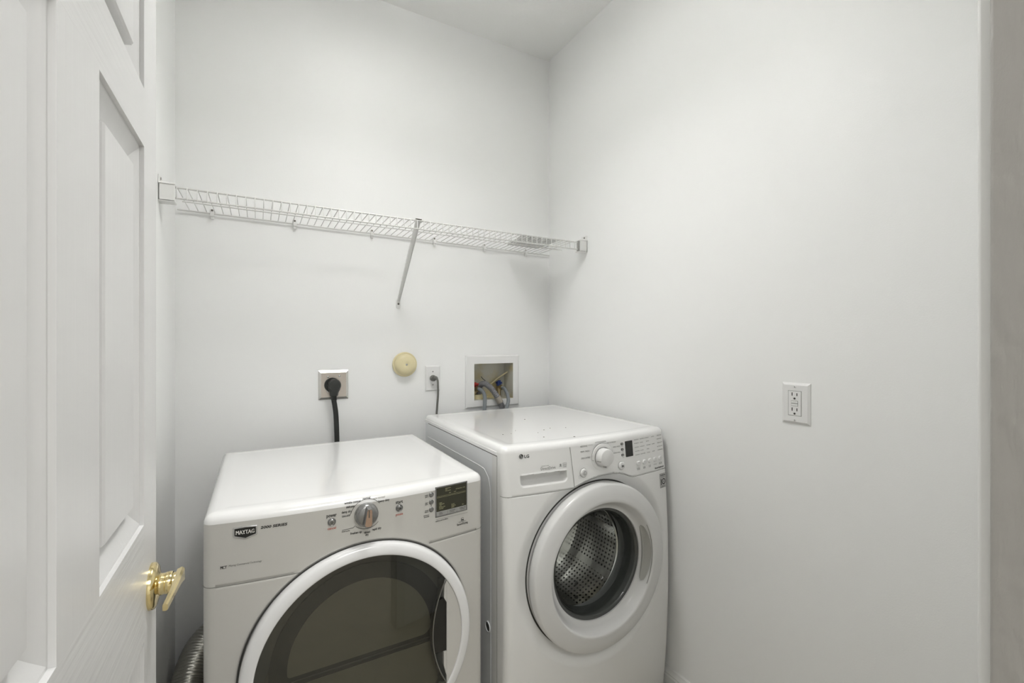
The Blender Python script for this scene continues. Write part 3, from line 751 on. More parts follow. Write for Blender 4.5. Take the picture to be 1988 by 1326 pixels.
# ------------------------------------------------------------ washer (right)
def build_washer():
    x0, x1, yb, zt = 0.634, 1.320, 1.905, 0.983
    def S(x, z):
        u = (x-0.977)/0.343; return 1.165 - 0.03*(1-u*u) + 0.03*((z-0.47)/0.5)**2
    T = thing('washing_machine', 'white front-loading washer with a perforated steel drum behind a round glass door, right machine', 'washing machine', (0.977, 1.55, 0))
    rc, rt = 0.026, 0.020; ZSEAM = 0.952
    def cls(c, low, k):
        if k == 999: return 'top_panel'
        if low: return ('corner_left' if c[0] < 0.9 else 'corner_right') if c[1] < 1.2375 and c[1] > 0 else 'cabinet'
        return 'top_panel'
    parts = shell(x0, x1, yb, 0.014, zt, rc, rt, S, cls)
    obj('cabinet', parts['cabinet'], M['wside'], T, angle=50)
    obj('top_panel', parts['top_panel'], M['enamel'], T, angle=50)
    for k_ in ('corner_left', 'corner_right'): obj('corner_panel', parts[k_], M['wplastic'], T, angle=50)
    b = MB(); b.box(x0-0.0025, x0+0.02, 1.2235, yb-0.006, 0.9535, 0.9640); obj('top_skirt', b, M['enamel'], T); b = MB(); b.box(x1-0.02, x1+0.0025, 1.2235, yb-0.006, 0.9535, 0.9640)
    obj('top_skirt', b, M['enamel'], T)
    b = MB(); b.box(x0-0.0012, x0+0.01, 1.2235, yb-0.05, 0.9505, 0.9535); obj('side_gap', b, M['seam'], T); b = MB(); b.box(x0-0.0006, x0+0.01, 1.2218, 1.2230, 0.05, 0.9520)
    obj('side_gap', b, M['seamsoft'], T)
    # pressed border on the side wall
    pr = [(x0, 1.84, 0.890)] + [(x0, 1.84-0.0435*k, 0.890) for k in range(1, 12)]
    pth = smooth_path([(x0+0.0024, 1.86, 0.893), (x0+0.0024, 1.60, 0.893), (x0+0.0024, 1.345, 0.893), (x0+0.0024, 1.300, 0.884), (x0+0.0024, 1.277, 0.860), (x0+0.0024, 1.268, 0.815), (x0+0.0024, 1.266, 0.70), (x0+0.0024, 1.266, 0.10)], 8)
    obj('pressed_border', MB().tube(pth, 0.0034, 8), M['wside'], T)
    sc = MB(); sc.lathe([(0.0155, -0.001), (0.0160, 0.002), (0.0145, 0.003), (0.0135, 0.001)], (x0, 1.283, 0.402), (-1, 0, 0), 24)
    bc = obj('bolt_cap', sc, M['wside'], T); sc = MB(); sc.lathe([(0, 0.0015), (0.0135, 0.0015)], (x0, 1.283, 0.402), (-1, 0, 0), 24); obj('cap_hole', sc, M['dpan2'], bc, fix=False)
    for (fx, fy) in ((x0+0.06, 1.27), (x1-0.06, 1.27), (x0+0.06, yb-0.06), (x1-0.06, yb-0.06)):
        obj('foot', MB().lathe([(0, 0), (0.024, 0), (0.024, 0.012), (0.012, 0.014), (0.012, 0.03)], (fx, fy, 0), (0, 0, 1), 16), M['black'], T)

    DCX, DCZ = 0.974, 0.573
    zx = [x0-1, 0.8754, 0.900, 0.9200, 0.9455, 0.970, 0.990, 1.034, 1.060, 1.085, 1.105, 1.1242, 1.145, x1+1]
    zz = [0.8375, 0.8360, 0.8440, 0.8500, 0.8555, 0.8590, 0.8605, 0.8595, 0.8560, 0.8490, 0.8405, 0.8345, 0.8345, 0.8350]
    def zcon(x): return np.interp(x, zx, zz)
    def disp(X, Z):
        dx = X-DCX; dz = Z-DCZ; r = np.sqrt(dx*dx+dz*dz)
        d = (0.018+0.008*np.clip(dx/0.27, 0, 1))*(1-sstep(0.266, 0.316, r))*(Z < zcon(X)+0.003)
        con = Z - zcon(X)
        d = d + 0.0030*np.exp(-((con-0.000)/0.0016)**2)
        # divider groove between drawer and control panel
        d = d + 0.0022*np.exp(-((X-(0.8658+(0.9673-Z)*0.072))/0.0013)**2)*(con > 0)
        # pocket in the drawer front
        u = (X-0.7695)/0.0800; zb, ztp = 0.8600, 0.8945
        inx = sstep(0, 0.004, X-0.6900)*sstep(0, 0.004, 0.8495-X)
        cor = np.maximum(0, np.maximum(0.700-X, X-0.838)); lowz = zb + cor*cor*70
        prof = sstep(0, 0.013, Z-lowz)*(1-sstep(ztp-0.0022, ztp, Z + 0.0012*np.sin((X-0.69)*140)))
        d = d + 0.030*inx*prof
        lip = np.exp(-((Z-ztp-0.0016)/0.0020)**2)*inx
        return d - 0.0018*lip
    V, F, cx, cz = front_grid(x0+rc, x1-rc, 0.014, zt-rt, S, disp, 0.0022, (DCX, DCZ, 0.235))
    m_ = V[:,2] > zt-rt-1e-6; V[m_, 1] = S(V[m_, 0], zt-rt)
    con = cz - zcon(cx); div = 0.8658+(0.9673-cz)*0.072
    grid_part('front_panel', V, F, con <= 0, M['wplastic'], T)
    grid_part('control_panel', V, F, (con > 0) & (cx >= div), M['wplastic'], T)
    dw = grid_part('detergent_drawer', V, F, (con > 0) & (cx < div), M['wplastic'], T); dw['label'] = 'detergent drawer front with a scooped pull'
    Sp = lambda x, z: float(S(x, z))
    g = MB(); ribbon(g, [(x, float(zcon(x))-0.0002) for x in np.linspace(x0+0.012, x1-0.012, 90)], 0.0012, Sp, 0.0004)
    ribbon(g, [(0.8658+(0.9673-z)*0.072, z) for z in np.linspace(0.8385, 0.9640, 10)], 0.0013, Sp, 0.0004)
    obj('panel_gap', g, M['seamsoft'], T, fix=False)
    for cx_, sg in ((x0+rc, -1), (x1-rc, 1)):
        b = MB(); ys_ = S(cx_, 0.836)+rc; b.tube([(cx_+sg*rc*math.sin(t_), ys_-rc*math.cos(t_), float(zcon(cx_))) for t_ in np.linspace(0, PI/2, 8)], 0.0008, 6); obj('panel_gap', b, M['seamsoft'], T)

    # ---- dial
    kx, kz = 0.9905, 0.9190
    q = MB(); plug_disc(q, kx, kz, [(0.0445, 0.0), (0.0445, 0.0030), (0.0435, 0.0040), (0.0345, 0.0050), (0.0335, 0.0040)], Sp, 56)
    dial = obj('dial', q, M['wplastic'], T, angle=30); dial['label'] = 'white cycle dial in a ridged collar'
    q = MB(); plug_disc(q, kx, kz, [(0.0305, 0.0035), (0.0300, 0.012), (0.0285, 0.024), (0.0265, 0.0285), (0.0235, 0.0300), (0.0, 0.0305)], Sp, 48)
    obj('dial_cap', q, M['whitebtn'], dial, angle=35)
    for a in (195, 262, 118):
        q = MB(); ca, sa = math.cos(math.radians(a)), math.sin(math.radians(a))
        q.tube([(kx+0.0292*ca, Sp(kx, kz)-0.012, kz+0.0292*sa), (kx+0.0275*ca, Sp(kx, kz)-0.026, kz+0.0275*sa)], 0.0022, 8)
        obj('dial_mark', q, M['greybtn'], dial)
    q = MB(); ribbon(q, arc_pts(kx, kz, 0.0450, 15, 187, 40), 0.0011, Sp, 0.0045)
    ribbon(q, [(kx-0.0450, kz-0.006), (kx-0.0385, kz-0.0065)], 0.0009, Sp, 0.0052)
    for a in (160, 135, 112, 90, 68, 45): ribbon(q, arc_pts(kx, kz, 0.0395, a-3, a+3, 3), 0.0012, Sp, 0.0056)
    obj('dial_scale', q, M['greyink'], dial, fix=False)
    # ---- buttons
    for (bx, bz, s_) in ((0.9123, 0.8790, 'p'), (1.0736, 0.8797, 'h')):
        q = MB(); plug_disc(q, bx, bz, [(0.0140, 0), (0.0140, 0.0015), (0.0128, 0.0022), (0.0125, 0.0050), (0.0105, 0.0062), (0.0, 0.0066)], Sp, 32)
        o_ = obj('push_button', q, M['whitebtn'], T, angle=30); y_ = MB(); Sy = lambda x, z: Sp(x, z)-0.0066
        if s_ == 'p': ribbon(y_, arc_pts(bx, bz, 0.0058, 0, 360, 24), 0.0010, Sy); ribbon(y_, [(bx, bz-0.003), (bx, bz+0.003)], 0.0012, Sy)
        else:
            yy = Sy(bx, bz)-0.001
            y_.add([(bx-0.001, yy, bz-0.0045), (bx+0.004, yy, bz), (bx-0.001, yy, bz+0.0045)], [(0, 1, 2)])
            ribbon(y_, [(bx-0.0035, bz-0.0045), (bx-0.0035, bz+0.0045)], 0.0014, Sy); ribbon(y_, [(bx+0.0052, bz-0.0045), (bx+0.0052, bz+0.0045)], 0.0014, Sy)
        obj('symbol', y_, M['ink'], o_, fix=False)
        rg = MB(); ribbon(rg, arc_pts(bx, bz, 0.0143, 0, 360, 28), 0.0008, Sp, 0.0006); obj('button_gap', rg, M['greyink'], o_, fix=False)
    for bx in (1.1580, 1.1890, 1.2190, 1.2490, 1.2800):
        q = MB(); out = rrect(bx-0.0095, bx+0.0095, 0.8675, 0.8840, 0.0070)
        q.prism(out, lambda u, v: (u, Sp(u, v), v), lambda u, v: (bx+(u-bx)*0.85, Sp(u, v)-0.0045, 0.8757+(v-0.8757)*0.85))
        obj('option_button', q, M['whitebtn'], T, angle=35, bevel=0.001)
    for bz in (0.9505, 0.9322, 0.9138):
        q = MB(); q.prism(rrect(1.0775, 1.0895, bz-0.0042, bz+0.0042, 0.0038), lambda u, v: (u, Sp(u, v), v), lambda u, v: (u, Sp(u, v)-0.0012, v))
        k_ = obj('indicator_key', q, M['greyink'], T); y_ = MB(); ribbon(y_, arc_pts(1.0835, bz, 0.0018, 0, 360, 12), 0.0007, Sp, 0.0018); obj('symbol', y_, M['wplastic'], k_, fix=False)
    q = MB(); q.prism(rrect(1.0985, 1.1343, 0.9045, 0.9570, 0.002), lambda u, v: (u, Sp(u, v), v), lambda u, v: (u, Sp(u, v)-0.0010, v))
    obj('display_window', q, M['blackgloss'], T, angle=20)
    # ---- lettering
    gt = MB(); bk = MB()
    for it in (('BEDDING', .9059, .9330, .9612, .0047), ('PERM. PRESS', .9052, .9403, .9446, .0047), ('DELICATES', .9063, .9410, .9241, .0047),
               ('COTTON/NORMAL', .9657, 1.0128, .9680, .0040), ('HEAVY DUTY/SANITARY', 1.0162, 1.0560, .9612, .0036), ('SPEED WASH', 1.0416, 1.0733, .9447, .0042), ('RINSE+SPIN', 1.0419, 1.0726, .9250, .0038),
               ('SOIL', .1484+1, 1.1645, .8588, .0027), ('LEVEL', 1.1496, 1.1651, .8550, .0027), ('SPIN', 1.1812, 1.1929, .8588, .0027), ('SPEED', 1.1807, 1.1941, .8548, .0028),
               ('WATER', 1.2109, 1.2241, .8592, .0027), ('TEMP', 1.2111, 1.2237, .8550, .0028), ('OPTION', 1.2403, 1.2584, .8581, .0028), ('EXTRA', 1.2719, 1.2890, .8597, .0029), ('RINSE', 1.2714, 1.2884, .8558, .0028),
               ('MORE', 1.0784, 1.0888, .9425, .0024), ('TIME', 1.0790, 1.0880, .9240, .0024), ('LOCK', 1.0800, 1.0895, .9055, .0024), ('INVERTER 10 YEARS', .7595, .7860, .9165, .0020)):
        put_text(gt, it[0], it[1], it[2], it[3], it[4], Sp, bold=0.004)
    rows = [[(1.1445, 1.1677, .9566, 'SANITARY'), (1.1751, 1.2010, .9566, 'EXTRA HI'), (1.2050, 1.2228, .9566, 'HOT'), (1.2384, 1.2529, .9566, 'ON'), (1.2706, 1.2974, .9566, 'PREWASH')],
            [(1.1436, 1.1680, .9444, 'HEAVY'), (1.1740, 1.1894, .9444, 'HIGH'), (1.2068, 1.2235, .9444, 'HOT'), (1.2687, 1.2985, .9444, 'RINSE+')],
            [(1.1452, 1.1690, .9308, 'NORMAL+'), (1.1740, 1.1961, .9308, 'MEDIUM'), (1.2084, 1.2294, .9308, 'WARM'), (1.2385, 1.2541, .9308, 'MED'), (1.2700, 1.3006, .9308, 'DELAY')],
            [(1.1462, 1.1690, .9176, 'NORMAL'), (1.1740, 1.1900, .9176, 'LOW'), (1.2085, 1.2214, .9176, 'ECO'), (1.2682, 1.2995, .9176, 'STEAM')],
            [(1.1461, 1.1690, .9052, 'LIGHT'), (1.1740, 1.1980, .9052, 'NO SPIN'), (1.2080, 1.2244, .9052, 'COLD'), (1.2388, 1.2515, .9052, 'OFF'), (1.2702, 1.2989, .9052, 'CLEAN')]]
    for r_ in rows:
        for (xa, xb, z, s_) in r_:
            put_text(gt, s_, xa+0.0040, xb, z, 0.0028, Sp, bold=0.015)
            patch(bk, xa, xa+0.0020, z-0.0011, z+0.0011, Sp, 0.0010, 1)
    put_text(bk, 'EcoHybrid', 1.2452, 1.2976, .8440, .0046, Sp, bold=0.04, shear=0.1)
    put_text(gt, 'DirectDrive', .7580, .8088, .9089, .0084, Sp, bold=0.0)
    ribbon(gt, [(0.9360, 0.9620), (0.9560, 0.9625)], 0.0005, Sp); ribbon(gt, [(0.9420, 0.9446), (0.9450, 0.9446)], 0.0005, Sp)
    put_text(gt, '0', .8245, .8300, .9135, .0060, Sp, bold=0.05); ribbon(gt, [(0.8222, 0.9090), (0.8325, 0.9090)], 0.0010, Sp)
    ribbon(gt, rrect(.8365, .8490, .9090, .9180, .001)+[(.8490, .9170)], 0.0006, Sp); put_text(gt, 'AAA', .8380, .8475, .9135, .0030, Sp); put_text(gt, 'RATED', .8370, .8485, .9060, .0020, Sp)
    q = [(0.8935, 0.862), (0.8935, 0.8700), (0.8965, 0.8735), (0.8990, 0.8700), (0.8990, 0.862)]; ribbon(gt, q, 0.0006, Sp)
    put_text(bk, 'LG', .7056, .7214, .9512, .0088, Sp, bold=0.03)
    # round emblem next to the letters
    lg = [(0.6955+0.0072*math.cos(t), 0.9516+0.0072*math.sin(t)) for t in np.linspace(0, 2*PI, 32, endpoint=False)]
    bk.add([(u, Sp(u, v)-0.0008, v) for u, v in lg], [tuple(range(32))])
    w_ = MB(); Sl = lambda x, z: Sp(x, z)-0.0009
    ribbon(w_, arc_pts(0.6955, 0.9516, 0.0052, 95, 360, 20)+[(0.6985, 0.9516)], 0.0008, Sl); ribbon(w_, [(0.6960, 0.9545), (0.6960, 0.9488), (0.6980, 0.9488)], 0.0008, Sl)
    patch(w_, 0.6925, 0.6938, 0.9530, 0.9543, Sl, 0.0007, 1)
    obj('emblem_lines', w_, M['wplastic'], T, fix=False)
    lettering('printed_lettering', gt, M['greyink'], T); lettering('black_lettering', bk, M['ink'], T)
    # warranty sticker
    q = MB(); patch(q, 1.2700, 1.3085, 0.7690, 0.8195, S, 0.0006, 2)
    stk = obj('sticker', q, M['paper'], T, fix=False); stk['label'] = 'small grey sticker reading 10'
    q = MB(); sq = [(1.2710, .7700), (1.3075, .7700), (1.3075, .8185), (1.2710, .8185), (1.2710, .7700)]; ribbon(q, sq, 0.0011, S, 0.0009)
    put_text(q, '1', 1.2750, 1.2790, .7900, .0200, S, off=.0011, bold=0.03); ribbon(q, arc_pts(1.2920, .7905, .0090, 0, 360, 24), 0.0034, S, 0.0011)
    ribbon(q, [(1.2890, .7905), (1.2950, .7905)], 0.0022, S, 0.0011)
    put_text(q, 'INVERTER', 1.2750, 1.3040, .8130, .0040, S, off=.0011, bold=0.04); put_text(q, 'MOTOR', 1.2790, 1.3000, .8070, .0030, S, off=.0011); put_text(q, 'WARRANTY', 1.2760, 1.3030, .7740, .0030, S, off=.0011)
    lettering('sticker_lettering', q, M['ink'], stk)

    # ---- door ring, funnel, glass bowl, gasket, drum
    YF = 1.158
    q = MB(); q.lathe([(0.262, -0.006), (0.267, 0.0), (0.268, 0.012), (0.2675, 0.024), (0.2655, 0.0300), (0.2610, 0.0335), (0.2350, 0.0375), (0.2200, 0.0400), (0.2135, 0.0408), (0.2098, 0.0396),
                       (0.2065, 0.036), (0.1960, 0.016), (0.1860, 0.006), (0.1800, 0.004), (0.1790, 0.000), (0.1790, -0.010)], (DCX, YF, DCZ), (0, -1, 0), 144)
    door = obj('door', q, M['ringg'], T, angle=42); door['label'] = 'broad white door ring'
    b = MB(); ribbon(b, arc_pts(DCX, DCZ, 0.2680, 0, 360, 120), 0.0050, lambda x, z: float(disp(np.array(x), np.array(z))+S(x, z)), 0.0006); obj('door_gap', b, M['seam'], T, fix=False)
    # finger pull on the right of the funnel
    q = MB(); vs = []; K = 30
    for k in range(K+1):
        a = math.radians(-29 + 58*k/K); e = math.sin(PI*k/K)**0.35
        for (r, h) in ((0.1870, 0.0072), (0.1875, 0.0115), (0.1920-0*e, 0.0150-0.002*e), (0.2010, 0.0270), (0.2045, 0.0345)):
            rr = 0.196+(r-0.196)*e; hh = 0.0175+(h-0.0175)*e
            vs.append((DCX+rr*math.cos(a)-0.0014, YF-hh-0.0014, DCZ+0.004+rr*math.sin(a)))
    q.add(vs, [(5*k+i, 5*k+i+1, 5*k+5+i+1, 5*k+5+i) for k in range(K) for i in range(4)])
    obj('finger_pull', q, M['innerlip'], door)
    q = MB(); 
    ring1 = [(DCX+0.2060*math.cos(math.radians(a)), YF-0.0378, DCZ+0.004+0.2060*math.sin(math.radians(a))) for a in np.linspace(-29, 29, 30)]
    q.tube(ring1, 0.0010, 6); obj('finger_pull_rim', q, M['seamsoft'], door)
    q = MB(); q.lathe([(0.1792, -0.004), (0.1780, 0.0005), (0.1710, -0.002), (0.1680, -0.008), (0.1660, -0.030), (0.1600, -0.050)], (DCX, YF, DCZ), (0, -1, 0), 96)
    obj('glass_seat', q, M['gasket2'], door, angle=50)
    q = MB(); q.lathe([(0.1700, -0.002), (0.1660, -0.006), (0.1600, -0.020), (0.1500, -0.050), (0.1420, -0.075), (0.1300, -0.088), (0.100, -0.094), (0.0, -0.098)], (DCX, YF, DCZ), (0, -1, 0), 96)
    gl = obj('glass_bowl', q, M['bowl'], door, angle=60); gl['label'] = 'clear deep glass bowl'
    q = MB(); q.lathe([(0.236, 0.0), (0.225, -0.012), (0.205, -0.016), (0.196, -0.030), (0.200, -0.050), (0.192, -0.060), (0.186, -0.052), (0.182, -0.062), (0.181, -0.085), (0.176, -0.092)],
                       (DCX, YF+0.004, DCZ-0.006), (0, -1, 0), 96)
    obj('gasket', q, M['gasket'], T, angle=50)
    # drum
    DY, DZ_, R, R2, DEP = 1.262, 0.553, 0.238, 0.176, 0.31
    N = 96; prof = [(R2, 0.0), (R2+0.012, -0.006), (R-0.018, 0.004), (R-0.004, 0.018)] + [(R, 0.018+(DEP-0.018)*k/10) for k in range(1, 11)]
    me_v = []; uvs = []
    for (r, h) in prof:
        for k in range(N+1):
            a = 2*PI*k/N; me_v.append((DCX+r*math.cos(a), DY+h, DZ_+r*math.sin(a))); uvs.append((k/N, h/0.3))
    fcs = [(i*(N+1)+k, i*(N+1)+k+1, (i+1)*(N+1)+k+1, (i+1)*(N+1)+k) for i in range(len(prof)-1) for k in range(N)]
    q = MB(); q.add(me_v, fcs); dr = obj('drum', q, M['drum'], T, angle=60, fix=False); dr['label'] = 'perforated stainless steel drum'
    ul = dr.data.uv_layers.new(name='UVMap')
    for lp in dr.data.loops: ul.data[lp.index].uv = uvs[lp.vertex_index]
    q = MB(); q.lathe([(R, DEP), (0.18, DEP+0.004), (0.17, DEP-0.006), (0.10, DEP-0.010), (0.09, DEP-0.002), (0.04, DEP-0.002), (0.0, DEP-0.010)], (DCX, DY, DZ_), (0, 1, 0), 64)
    obj('drum_back', q, M['steelbevel'], dr)
    q = MB(); q.lathe([(R2+0.001, -0.004), (R2-0.003, 0.0), (R2, 0.006)], (DCX, DY, DZ_), (0, 1, 0), 96); obj('drum_lip', q, M['chrome'], dr)
    for a in (28, 148, 268):        # paddles
        q = MB(); ca, sa = math.cos(math.radians(a)), math.sin(math.radians(a)); ta = (-sa, ca); K = 8; vs = []
        for k in range(K+1):
            t = k/K; y = DY+0.03+t*(DEP-0.05); h = 0.055*math.sin(PI*min(1, 0.15+0.7*t)); w = 0.030
            for (dd, hh) in ((-w, 0), (-w*0.45, h*0.8), (0, h), (w*0.45, h*0.8), (w, 0)):
                rr = R-0.002-hh; vs.append((DCX+rr*ca+dd*ta[0], y, DZ_+rr*sa+dd*ta[1]))
        q.add(vs, [(5*k+i, 5*k+i+1, 5*k+5+i+1, 5*k+5+i) for k in range(K) for i in range(4)] + [(0, 1, 2, 3, 4), tuple(5*K+i for i in (4, 3, 2, 1, 0))])
        obj('paddle', q, M['silver'], dr, angle=50)
    for (a, y) in ((262, .10), (275, .13), (255, .16), (290, .12), (300, .17), (240, .12), (282, .20)):
        q = MB(); ca, sa = math.cos(math.radians(a)), math.sin(math.radians(a)); rr = R-0.0008
        q.lathe([(0, 0), (0.0085, 0)], (DCX+rr*ca, DY+y, DZ_+rr*sa), (-ca, 0, -sa), 14)
        obj('drum_port', q, M['seam'], dr, fix=False)
build_washer()

# ------------------------------------------------------------ lint specks on the washer top
q = MB()
for (x, y, s) in ((0.9487, 1.584, .0035), (0.9208, 1.216, .0040), (0.8964, 1.363, .0030), (0.8297, 1.262, .0030), (0.7294, 1.363, .0028), (0.9324, 1.377, .0022), (0.990, 1.36, .0018), (0.76, 1.36, .0016), (0.80, 1.40, .0014), (0.85, 1.33, .0014)):
    q.lathe([(0, 0), (s, 0.0002), (s*0.7, 0.0012), (0, 0.0018)], (x, y, 0.98235), (0, 0, 1), 7)
tag(obj('lint_specks', q, M['screw']), 'tiny dark specks of lint scattered over the washer top', 'lint', kind='stuff')

# ------------------------------------------------------------ wire shelf
def build_shelf():
    T = thing('wire_shelf', 'white ventilated wire shelf running along the back wall above the machines', 'shelf', (0.54, 1.84, 1.757))
    xa, xb = -0.217, 1.300; yf, ybk, zt_, zl = 1.690, 1.980, 1.763, 1.731
    zb_ = lambda x: 1.7595 - 0.0105*(x-0.54); zf_ = lambda x: 1.763 - 0.0026*(x-0.54)
    for (y, fz, r, n, x0_, x1_) in ((ybk, zb_, 0.0030, 'back_rail', -0.248, 1.335), (yf, zf_, 0.0030, 'front_rail', xa, xb),
                          (yf, lambda x: zf_(x)-0.032, 0.0030, 'lip_rail', xa, xb), (1.838, lambda x: (zb_(x)+zf_(x))/2-0.0035, 0.0024, 'middle_rail', xa, 1.315)):
        obj(n, MB().tube([(x, y, fz(x)) for x in (x0_, 0.3, 0.8, x1_)], r, 8), M['wire'], T)
    q = MB(); n = int((xb-xa)/0.0257)
    for k in range(n+1):
        x = xa+0.004+k*0.0257
        if x > xb-0.002: break
        q.tube([(x, ybk+0.002, zb_(x)+0.0040), (x, yf+0.003, zf_(x)+0.0035), (x, yf-0.0035, zf_(x)+0.001), (x, yf-0.0040, zf_(x)-0.035)], 0.0015, 6)
    obj('wire_deck', q, M['wire'], T, angle=60)
    # end brackets on the side walls
    for side, w in (('l', XL), ('r', XR)):
        s = 1 if side == 'l' else -1; x_in = xa-0.0 if side == 'l' else xb+0.0
        q = MB(); xi = x_in+s*0.002
        q.box(w, xi, yf-0.020, yf-0.0145, zl-0.014, zt_+0.004)
        q.box(w, xi, yf-0.020, yf+0.018, zl-0.016, zl-0.010)
        q.box(w, xi, yf-0.022, yf+0.018, zt_+0.004, zt_+0.009)
        q.box(w, w+s*0.004, yf-0.020, yf+0.020, zl-0.014, zt_+0.030)
        q.box(w, w+s*0.016, yf-0.003, yf+0.010, zt_+0.009, zt_+0.016)
        br = obj('end_bracket', q, M['wirebr'], T, bevel=0.0012)
        q = MB(); q.lathe([(0, 0.0055), (0.004, 0.005), (0.005, 0.002)], (w, yf-0.002, zt_+0.022), (s, 0, 0), 12); obj('screw', q, M['screw'], br)
    q = MB(); q.box(xb-0.004, xb+0.001, yf-0.012, yf+0.004, zl-0.012, zt_+0.004); obj('rail_cap', q, M['greybtn'], T, bevel=0.001)
    for x in (-0.145, 0.128, 0.426, 0.705, 0.959, 1.192):
        z = zb_(x)
        q = MB(); q.box(x-0.006, x+0.006, 1.972, YB, z-0.010, z+0.0035); q.lathe([(0, 0.004), (0.0075, 0.003), (0.0080, -0.001)], (x, 1.984, z+0.0115), (0, -1, 0), 14)
        q.box(x-0.005, x+0.005, 1.976, YB, z-0.019, z-0.008)
        cl = obj('wall_clip', q, M['wirebr'], T, bevel=0.001)
        q = MB(); q.lathe([(0, 0.0058), (0.0035, 0.005), (0.004, 0.003)], (x, 1.984, z+0.0125), (0, -1, 0), 10); obj('screw', q, M['screw'], cl)
    # diagonal support brace
    q = MB(); A = Vector((0.5385, 1.6885, 1.7700)); B = Vector((0.5405, 1.9830, 1.4760)); vs = []; K = 10
    d = (B-A).normalized(); up = Vector((0, -d.z, d.y)).normalized()
    if up.y > 0: up = -up
    for k in range(K+1):
        t = k/K; p = A.lerp(B, t); w = 0.0098*(1-t)+0.0058*t if t < 0.95 else 0.0052; h = 0.007
        for (dx, dn) in ((-w, -h), (-w, h*0.4), (-w*0.75, h*0.4), (-w*0.75, -h*0.2), (w*0.75, -h*0.2), (w*0.75, h*0.4), (w, h*0.4), (w, -h)):
            vs.append(p + Vector((dx, 0, 0)) - up*(-dn))
    q.add(vs, [(8*k+i, 8*k+(i+1) % 8, 8*k+8+(i+1) % 8, 8*k+8+i) for k in range(K) for i in range(8)] + [tuple(range(8)), tuple(8*K+i for i in range(7, -1, -1))])
    br = obj('brace', q, M['wirebr'], T, angle=30)
    q = MB(); q.prism([(0.5315, 1.4500), (0.5340, 1.4470), (0.5470, 1.4470), (0.5495, 1.4500), (0.5495, 1.4780), (0.5450, 1.4870), (0.5360, 1.4870), (0.5315, 1.4780)],
                      lambda u, v: (u, YB, v), lambda u, v: (u, YB-0.0045, v)); obj('brace_foot', q, M['wirebr'], br, bevel=0.001)
    q = MB(); q.lathe([(0, 0.003), (0.0030, 0.0028), (0.0044, 0.0005)], (0.5410, YB-0.0045, 1.4655), (0, -1, 0), 12); obj('screw', q, M['screw'], br)
    q = MB(); q.box(0.5270, 0.5500, yf-0.004, yf+0.006, zt_+0.0035, zt_+0.0070); obj('brace_clip', q, M['screw'], br, bevel=0.0006)
build_shelf()

# thin slotted panel lying on the right end of the shelf
q = MB()
P = [(1.012, 1.712), (1.225, 1.712), (1.235, 1.925), (1.055, 1.925)]
def lerp2(u, v):
    a = [P[0][i]*(1-u)+P[1][i]*u for i in (0, 1)]; b_ = [P[3][i]*(1-u)+P[2][i]*u for i in (0, 1)]
    return [a[i]*(1-v)+b_[i]*v for i in (0, 1)]
z0, z1 = 1.7672, 1.7690
for i in range(13):
    u0, u1 = i/13, (i+0.66)/13
    c = [lerp2(u0, 0.0), lerp2(u1, 0.0), lerp2(u1, 1.0), lerp2(u0, 1.0)]
    q.add([(p[0], p[1], z0) for p in c] + [(p[0], p[1], z1) for p in c], [(0, 3, 2, 1), (4, 5, 6, 7), (0, 1, 5, 4), (1, 2, 6, 5), (2, 3, 7, 6), (3, 0, 4, 7)])
for (v0, v1) in ((0.0, 0.05), (0.31, 0.36), (0.64, 0.69), (0.95, 1.0)):
    c = [lerp2(0, v0), lerp2(0.974, v0), lerp2(0.974, v1), lerp2(0, v1)]
    q.add([(p[0], p[1], z0+0.0008) for p in c] + [(p[0], p[1], z1+0.0008) for p in c], [(0, 3, 2, 1), (4, 5, 6, 7), (0, 1, 5, 4), (1, 2, 6, 5), (2, 3, 7, 6), (3, 0, 4, 7)])
tag(obj('slotted_panel', q, M['foam'], smooth=False), 'flat pale grey slotted panel lying on the right end of the wire shelf', 'panel')

# ------------------------------------------------------------ things on the back wall
def plate(mb, x0, x1, z0, z1, th, bev, r=0.003):
    pts = [(x0, z0), (x1, z0), (x1, z1), (x0, z1)]
    inn = [(x0+bev, z0+bev), (x1-bev, z0+bev), (x1-bev, z1-bev), (x0+bev, z1-bev)]
    vs = [(u, YB, v) for u, v in pts] + [(u, YB-th*0.35, v) for u, v in pts] + [(u, YB-th, v) for u, v in inn]
    mb.add(vs, [(i, (i+1) % 4, 4+(i+1) % 4, 4+i) for i in range(4)]); c0 = mb.cur
    mb.cur = 1; mb.add(vs, [(4+i, 4+(i+1) % 4, 8+(i+1) % 4, 8+i) for i in range(4)])
    mb.cur = 0; mb.add(vs, [(8, 9, 10, 11)]); mb.cur = c0

T = thing('dryer_outlet', 'square stainless steel outlet plate with the black plug in it, left of the cream cap', 'power outlet', (0.272, YB, 1.062))
q = MB(); plate(q, 0.2149, 0.3306, 1.0625, 1.1820, 0.0085, 0.0095); obj('cover_plate', q, [M['steel'], M['steelbevel']], T, angle=20)
q = MB(); q.lathe([(0.0300, 0.007), (0.0295, 0.014), (0.0, 0.0145)], (0.2660, YB, 1.1220), (0, -1, 0), 32); obj('socket', q, M['black'], T)
for (x, z) in ((0.2500, 1.1552), (0.2950, 1.1568), (0.2490, 1.0965)):
    q = MB(); q.lathe([(0, 0.0115), (0.0035, 0.0108), (0.0046, 0.0085)], (x, YB, z), (0, -1, 0), 14); s_ = obj('screw', q, M['chrome'], T)
    q = MB(); q.box(x-0.0032, x+0.0032, YB-0.0112, YB-0.0120, z-0.0006, z+0.0006); obj('screw_slot', q, M['screw'], s_)

